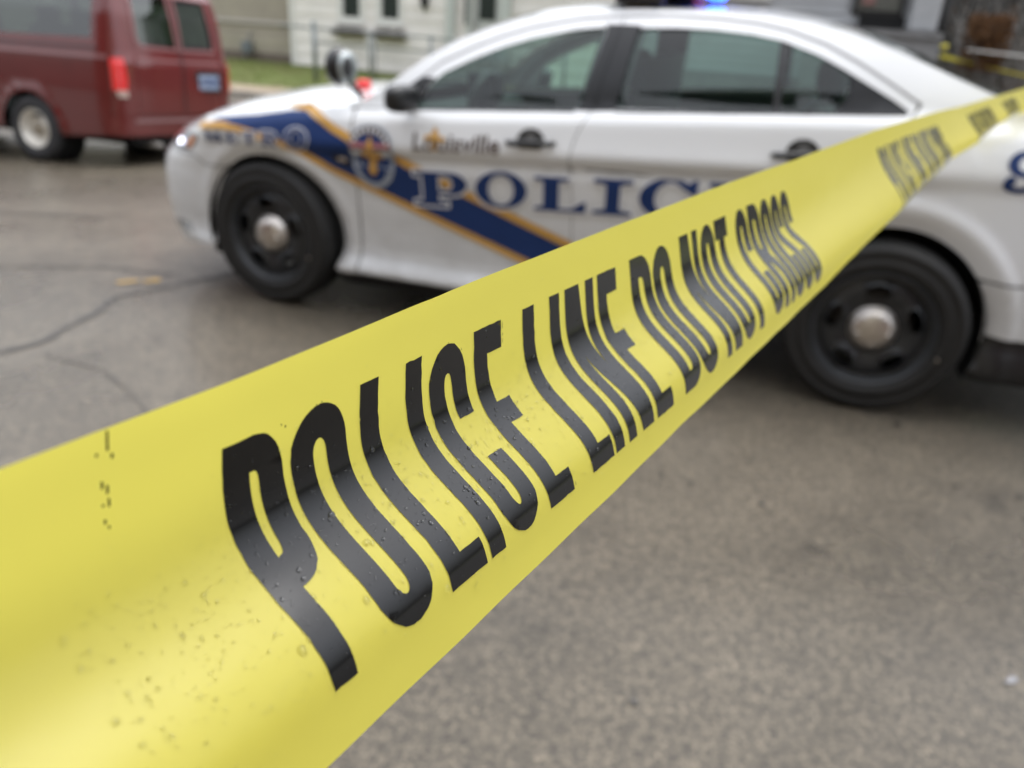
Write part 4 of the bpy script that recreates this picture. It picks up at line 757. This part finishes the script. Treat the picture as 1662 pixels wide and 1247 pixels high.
for k in range(9):
    th = math.radians(20 + 17.5 * k); cx_, cz_ = bc[0] + .088 * math.cos(th), bc[1] + .055 + .072 * math.sin(th); cpatch('shield_letter_block', [([(cx_ - .006, cz_ - .009), (cx_ + .006, cz_ - .009), (cx_ + .006, cz_ + .009), (cx_ - .006, cz_ + .009)], [])], WHITEV, .02, 0.0165, False)
cpatch('shield_ring', [(strokepoly([(bc[0] + x, bc[1] + z) for x, z in arc(0, -.045, .075, .075, 190, 350, 16)], .012, .012), [])], GREYV, .02, 0.0140, False)
cpatch('side_vent', [([(.385, .800), (.48, .775), (.485, .745), (.39, .765)], [])], BLK, .02, 0.0120, False); cpatch('vent_lens', [(arc(.44, .778, .028, .010, 0, 360, 12)[:-1], [])], CHROME, .02, 0.0150, False)

# ------------------------------------------------------------------ barricade tape in the foreground
TD = V(.233893, .972132, -.015946); T1 = V(.933028, -.219812, .284852); T2 = V(-.273408, .081503, .958439)
PR = {.0782: [[-115.24,-25.61],[-116.71,-28.21],[-118.06,-31.25],[-119.5,-34.59],[-121.06,-38.1],[-122.64,-41.68],[-124.05,-45.25],[-125.11,-48.75],[-125.64,-52.13],[-125.51,-55.37],[-124.65,-58.46],[-123.08,-61.4],[-120.9,-64.22],[-118.29,-66.92],[-115.48,-69.57],[-112.76,-72.19],[-110.38,-74.85],[-108.61,-77.6],[-107.57,-80.49],[-107.28,-83.61],[-107.49,-87.01],[-107.69,-91.2],[-107.3,-96.6]],
 .1585: [[-119.96,-24.56],[-120.85,-27.48],[-121.42,-30.82],[-122.03,-34.41],[-122.79,-38.13],[-123.67,-41.87],[-124.52,-45.55],[-125.17,-49.14],[-125.44,-52.58],[-125.19,-55.88],[-124.34,-59.03],[-122.87,-62.05],[-120.87,-64.97],[-118.48,-67.8],[-115.91,-70.61],[-113.43,-73.43],[-111.27,-76.3],[-109.68,-79.27],[-108.76,-82.38],[-108.51,-85.66],[-108.66,-89.13],[-108.68,-92.9],[-108.1,-97.4]],
 .2505: [[-120.16,-23.21],[-120.78,-26.11],[-120.83,-29.48],[-120.8,-33.13],[-120.92,-36.9],[-121.2,-40.68],[-121.55,-44.38],[-121.8,-47.96],[-121.77,-51.37],[-121.32,-54.63],[-120.34,-57.73],[-118.82,-60.7],[-116.83,-63.57],[-114.51,-66.4],[-112.06,-69.22],[-109.76,-72.08],[-107.85,-75.03],[-106.57,-78.09],[-106.05,-81.31],[-106.25,-84.67],[-106.92,-88.18],[-107.3,-91.8],[-107.3,-95.4]],
 .3582: [[-117.59,-21.2],[-118.06,-24.16],[-117.89,-27.53],[-117.57,-31.12],[-117.32,-34.82],[-117.2,-38.51],[-117.14,-42.13],[-117.02,-45.63],[-116.7,-48.99],[-116.04,-52.21],[-114.99,-55.31],[-113.51,-58.3],[-111.67,-61.24],[-109.59,-64.14],[-107.44,-67.07],[-105.46,-70.04],[-103.87,-73.11],[-102.86,-76.28],[-102.57,-79.56],[-102.98,-82.95],[-103.89,-86.41],[-104.81,-89.89],[-104.9,-93.31]]}
ARC = np.linspace(0, .077, 23)
def farprof(top, fr, an):
    a = np.radians(np.interp(np.linspace(0, 1, 221), fr, an)); p = np.cumsum(np.stack([np.cos(a), np.sin(a)], -1) * .077 / 220, 0)
    p = np.vstack([[0, 0], p]); p = p - p[int(.0135 / .077 * 220)] + top; return p[::10][:23]
ST = {k: np.array(v) / 1000 for k, v in PR.items()}
def sm(p):
    q = p.copy(); q[1:-1] = (p[:-2] + 2 * p[1:-1] + p[2:]) / 4; return q
ST = {k: sm(v) for k, v in ST.items()}
ST[.678] = farprof((-.1208, -.0379), [0, .2, .4, .6, .76, .86, 1], [-88, -82, -66, -60, -72, -125, -170])
ST[1.2] = farprof((-.1208, -.0379), [0, .3, .55, .66, .8, 1], [-76, -66, -58, -95, -160, -200])
ST[1.9] = farprof((-.1208, -.0379), [0, .3, .5, .6, .8, 1], [-70, -62, -60, -110, -175, -200])
ST[3.2] = farprof((-.1208, -.0379), [0, .5, 1], [-88, -80, -80])
SK = sorted(ST); SA = np.array([ST[k] for k in SK])
_sg = np.linspace(.0782, 3.2, 900); _tab = np.stack([np.stack([np.interp(_sg, SK, SA[:, j, c]) for c in (0, 1)], -1) for j in range(23)], 1)
def _blur(t, n):
    k = np.hanning(n + 2)[1:-1]; k /= k.sum(); p = np.concatenate([np.repeat(t[:1], n // 2, 0), t, np.repeat(t[-1:], n // 2, 0)])
    return sum(k[i] * p[i:i + len(t)] for i in range(len(k)))
_tab = _blur(_tab, 15)
def tp(s, t):
    s = np.atleast_1d(np.asarray(s, float)); t = np.atleast_1d(np.asarray(t, float))
    si = np.clip((s - .0782) / (3.2 - .0782) * 899, 0, 898.999); i = si.astype(int); f = (si - i)[:, None]
    ti = np.clip(t / .077 * 22, 0, 21.9999); j = ti.astype(int); g = (ti - j)[:, None]
    A = lambda i, j: _tab[i, j]
    # smooth (Catmull-Rom) across the width
    def row(i):
        j0, j1, j2, j3 = np.clip(j - 1, 0, 22), j, j + 1, np.clip(j + 2, 0, 22)
        p0, p1, p2, p3 = A(i, j0), A(i, j1), A(i, j2), A(i, j3)
        return .5 * (2 * p1 + (p2 - p0) * g + (2 * p0 - 5 * p1 + 4 * p2 - p3) * g ** 2 + (3 * p1 - p0 - 3 * p2 + p3) * g ** 3)
    p = row(i) * (1 - f) + row(i + 1) * f
    dx = np.interp(s, [.36, .445, .678, 1.063, 1.278, 1.663, 1.878, 6], [0, .005, .013, .0207, .0346, .0446, .054, .22])
    dy = np.interp(s, [.36, .678, 1.9, 6], [0, .009, .011, .03])
    ed = np.clip(1 - t / .010, 0, 1) + np.clip((t - .067) / .010, 0, 1); w = .0004 * np.sin(s * 19 + 1.3 + t * 20) + ed * (.00012 * np.sin(s * 71) + .00010 * np.sin(s * 163 + 2) + .0005 * np.exp(-((s - .142) / .004) ** 2) * (t < .02))
    return CC + s[:, None] * TD + p[:, :1] * T1 + p[:, 1:] * T2 + dx[:, None] * CR + dy[:, None] * CU + (w * (s > .02))[:, None] * T1
def tn(s, t):
    a = tp(s + .002, t) - tp(s - .002, t); b = tp(s, np.clip(np.asarray(t) + .001, 0, .077)) - tp(s, np.clip(np.asarray(t) - .001, 0, .077))
    n = np.cross(a, b); n /= np.linalg.norm(n, axis=1)[:, None]
    return n if (n @ T1)[0] > 0 else -n
def tapemat():
    m = bpy.data.materials.new('yellow_tape_film'); m.use_nodes = True; n = m.node_tree.nodes; l = m.node_tree.links; b = n['Principled BSDF']; o = n['Material Output']
    b.inputs['Base Color'].default_value = (.77, .70, .12, 1); b.inputs['Roughness'].default_value = .30; b.inputs['Specular IOR Level'].default_value = .62
    tc = n.new('ShaderNodeTexCoord'); ns = n.new('ShaderNodeTexNoise'); ns.inputs['Scale'].default_value = 22; ns.inputs['Detail'].default_value = 3; l.new(tc.outputs['Object'], ns.inputs['Vector']); bp = n.new('ShaderNodeBump'); bp.inputs['Strength'].default_value = .10; bp.inputs['Distance'].default_value = .01; l.new(ns.outputs['Fac'], bp.inputs['Height']); l.new(bp.outputs['Normal'], b.inputs['Normal'])
    tl = n.new('ShaderNodeBsdfTranslucent'); tl.inputs[0].default_value = (.93, .84, .14, 1)
    mx = n.new('ShaderNodeMixShader'); mx.inputs[0].default_value = .60; l.new(b.outputs[0], mx.inputs[1]); l.new(tl.outputs[0], mx.inputs[2]); l.new(mx.outputs[0], o.inputs[0])
    return m
YELLOW = tapemat()
INK = mat('glossy_black_ink', (.003, .003, .0035), .15, spec=.45, rvar=.02, nscale=40)
tape = thing('barricade_tape', 'wide yellow plastic police tape with black capital lettering stretched across the foreground, beaded with rain', 'tape', tuple(tp([.3], [.038])[0]))
def tfix(o):   # keep world coordinates under the moved empty
    o.matrix_parent_inverse = Matrix.Translation(tape.location).inverted(); return o
ss = np.concatenate([np.arange(-3, 0, .1), np.arange(0, .9, .004), np.arange(.9, 3.2, .02), np.arange(3.2, 5.2, .1)]); tt = np.linspace(0, .077, 57)
S_, T_ = np.meshgrid(ss, tt, indexing='ij'); P = tp(S_.ravel(), T_.ravel()); n = len(tt)
fs = [(i * n + j, i * n + j + 1, (i + 1) * n + j + 1, (i + 1) * n + j) for i in range(len(ss) - 1) for j in range(n - 1)]
tfix(meshobj('tape_band', P, fs, YELLOW, tape))
K = .0061
def gl(c, w):
    H = .054; r = w / 2; ri = max((w - 2 * K) / 2, .0005); kv = .0072; ro = .0095
    if c == 'I': return [([(0, 0), (w, 0), (w, H), (0, H)], [])]
    if c == 'L': return [([(0, 0), (K, 0), (K, H - kv), (w, H - kv), (w, H), (0, H)], [])]
    if c == 'T': return [([(0, 0), (w, 0), (w, kv + .001), (r + K / 2, kv + .001), (r + K / 2, H), (r - K / 2, H), (r - K / 2, kv + .001), (0, kv + .001)], [])]
    if c == 'E': return [([(0, 0), (w, 0), (w, kv), (K, kv), (K, .0215), (w * .93, .0215), (w * .93, .0285), (K, .0285), (K, H - kv), (w, H - kv), (w, H), (0, H)], [])]
    if c == 'N': return [([(0, 0), (w * .48, 0), (w - .0052, .029), (w - .0052, 0), (w, 0), (w, H), (w * .54, H), (.0052, .023), (.0052, H), (0, H)], [])]
    if c == 'O': return [(rrect(0, w, 0, H, r, ro, 10), [rrect(K, w - K, kv, H - kv, ri, .0035)])]
    if c == 'D': return [([(0, 0)] + arc(w - r, ro, r, ro, 270, 360, 9) + arc(w - r, H - ro, r, ro, 0, 90, 9) + [(0, H)], [[(K, kv)] + arc(w - K - ri, kv + .0035, ri, .0035, 270, 360, 5) + arc(w - K - ri, H - kv - .0035, ri, .0035, 0, 90, 5) + [(K, H - kv)]])]
    if c == 'P': return [([(0, 0)] + arc(w - r, ro, r, ro, 270, 360, 9) + arc(w - r, .0335 - .008, r, .008, 0, 90, 9) + [(K, .0335), (K, H), (0, H)], [[(K, kv)] + arc(w - K - ri, kv + .0025, ri, .0025, 270, 360, 5) + arc(w - K - ri, .0262 - .003, ri, .003, 0, 90, 5) + [(K, .0265)]])]
    if c == 'R': return [([(0, 0)] + arc(w - r, ro, r, ro, 270, 360, 9) + [(w, .018), (w - .0008, .023), (w - .003, .0265), (w - .0008, .03), (w, .035), (w, H), (w - .0056, H), (w - .0056, .036), (w - .008, .0305), (K, .0300), (K, H), (0, H)], [[(K, kv)] + arc(w - K - ri, kv + .003, ri, .003, 270, 360, 5) + arc(w - K - ri, .0225 - .003, ri, .003, 0, 90, 5) + [(K, .0225)]])]
    if c == 'C': return [(arc(r, ro, r, ro, 360, 180, 16) + arc(r, H - ro, r, ro, 180, 0, 16) + [(w, .0325), (w - K, .0325)] + arc(r, H - kv - .0035, ri, .0035, 0, 180, 8) + arc(r, kv + .0035, ri, .0035, 180, 360, 8) + [(w - K, .0205), (w, .0205)], [])]
    if c == 'S':
        q = r - K / 2; a = .0075
        path = [(w - K / 2, .0175), (w - K / 2, .013)] + arc(r, .0036 + a * .8, q, a * .8, 0, -180, 12) + [(K / 2, .0155)] + [(K / 2 + (w - K) * sstep(0, 1, k / 8), .018 + .017 * k / 8) for k in range(1, 8)] + [(w - K / 2, .038)] + arc(r, H - .0036 - a * .8, q, a * .8, 0, 180, 12) + [(K / 2, .0365), (K / 2, .033)]
        return [(strokepoly(path, K, .0072), [])]
LET = [('P', 78, 92.3), ('O', 94.3, 110.2), ('L', 114.6, 128.4), ('I', 130.4, 136.5), ('C', 139.3, 154.6), ('E', 158.5, 171.2), ('L', 182, 195.2), ('I', 196.7, 202.4), ('N', 205.7, 223.8), ('E', 226.6, 239.8),
       ('D', 250.5, 266.4), ('O', 268.3, 284.0), ('N', 293.4, 311.0), ('O', 313.8, 329.0), ('T', 330.3, 344.6), ('C', 355.6, 370.3), ('R', 372.3, 387.6), ('O', 389.2, 403.6), ('S', 405.0, 418.8), ('S', 420.6, 434.9)]
K0 = K; INKOFF = .0002
for rep in (-1, 0, 1, 2, 3):
    for c, a, b in LET:
        wd = (b - a) / 1000; K = K0 if c != 'I' else wd
        loops = gl(c, wd)
        if rep == 0: loops = [([(x + rng.normal(0, .00006), y + rng.normal(0, .00006)) for x, y in densify(o, .002)] if c in 'POLICE' else o, hh) for o, hh in loops]
        vs, fs = patch(loops, .003 if rep == 0 else .008, hy=.0016 if rep == 0 else .0025)
        vs = np.array(vs); s = vs[:, 0] + a / 1000 + rep * .6; t = vs[:, 1] + .0135
        tfix(meshobj('letter', tp(s, t) + tn(s, t) * INKOFF, fs, INK, tape))
for a, b, c, d in ((57.0, .0005, .9, .0045), (57.6, .0052, 1.0, .0012), (55.2, .0042, 1.0, .0008), (55.6, .0095, .9, .0016), (56.4, .0105, .9, .0018), (56.5, .0128, .8, .0018), (55.5, .0135, 1.0, .0006), (55.6, .0162, .9, .001), (56.2, .0175, .7, .0008), (93.0, .0145, .8, .0006), (92.0, .0138, .5, .0005), (101.5, .0131, .5, .0007), (103.0, .0129, .3, .0006), (172.0, .0142, .3, .0020), (172.1, .0170, .3, .0010), (172.0, .0185, .25, .0014), (172.2, .0655, .3, .0012), (171.9, .0375, .3, .0006), (147.5, .0131, .4, .0005), (153.0, .0160, .4, .0006), (240.4, .0150, .3, .0012), (195.9, .064, .3, .001)):
    vs, fs = patch([([(0, 0), (c / 1000 * .4, .0003), (c / 1000 * .35, d * .9), (-.0001, d * .9)], [])], .001)
    vs = np.array(vs); s = vs[:, 0] + a / 1000; t = vs[:, 1] + b
    tfix(meshobj('ink_fleck', tp(s, t) + tn(s, t) * .00015, fs, INK, tape))
# water beads, denser where the band faces up
WATER = bpy.data.materials.new('rain_water'); WATER.use_nodes = True; _b = WATER.node_tree.nodes['Principled BSDF']
_b.inputs['Transmission Weight'].default_value = 1; _b.inputs['IOR'].default_value = 1.33; _b.inputs['Roughness'].default_value = .02; _b.inputs['Base Color'].default_value = (.97, .98, 1, 1)
DS, DT, DR = [], [], []
while len(DS) < 3800:
    s = random.uniform(.045, .40); t = random.gauss(.043, .012)
    if not .002 < t < .075: continue
    cl = .5 + .5 * math.sin(s * 97 + t * 210) * math.sin(s * 41 - t * 330)
    if random.random() > .72 + .28 * cl: continue
    r = min(.00090, .00010 + random.expovariate(1 / .00011)) * (.8 if t < .02 else 1)
    DS.append(s); DT.append(t); DR.append(r)
DS, DT = np.array(DS), np.array(DT); DP, DN = tp(DS, DT), tn(DS, DT)
vs, fs = [], []
for p, nn, r in zip(DP, DN, DR):
    a = np.cross(nn, TD); a /= np.linalg.norm(a); b = np.cross(nn, a); k0 = len(vs); e = random.uniform(.85, 1.2); N_ = 12
    for ring, (rr, hh) in enumerate(((1, .00), (.94, .26), (.72, .48), (.38, .60))):
        for k in range(N_):
            th = 2 * math.pi * k / N_; vs.append(p + nn * (.00022 + hh * r) + (a * math.cos(th) * e + b * math.sin(th) / e) * r * rr)
    vs.append(p + nn * (.00022 + .64 * r)); top = len(vs) - 1
    for q in range(3):
        for k in range(N_):
            i, j = k0 + q * N_ + k, k0 + q * N_ + (k + 1) % N_; fs.append((i, j, j + N_, i + N_))
    fs += [(k0 + 3 * N_ + k, k0 + 3 * N_ + (k + 1) % N_, top) for k in range(N_)]
setp(tfix(meshobj('water_beads', vs, fs, WATER, tape)), kind='stuff')
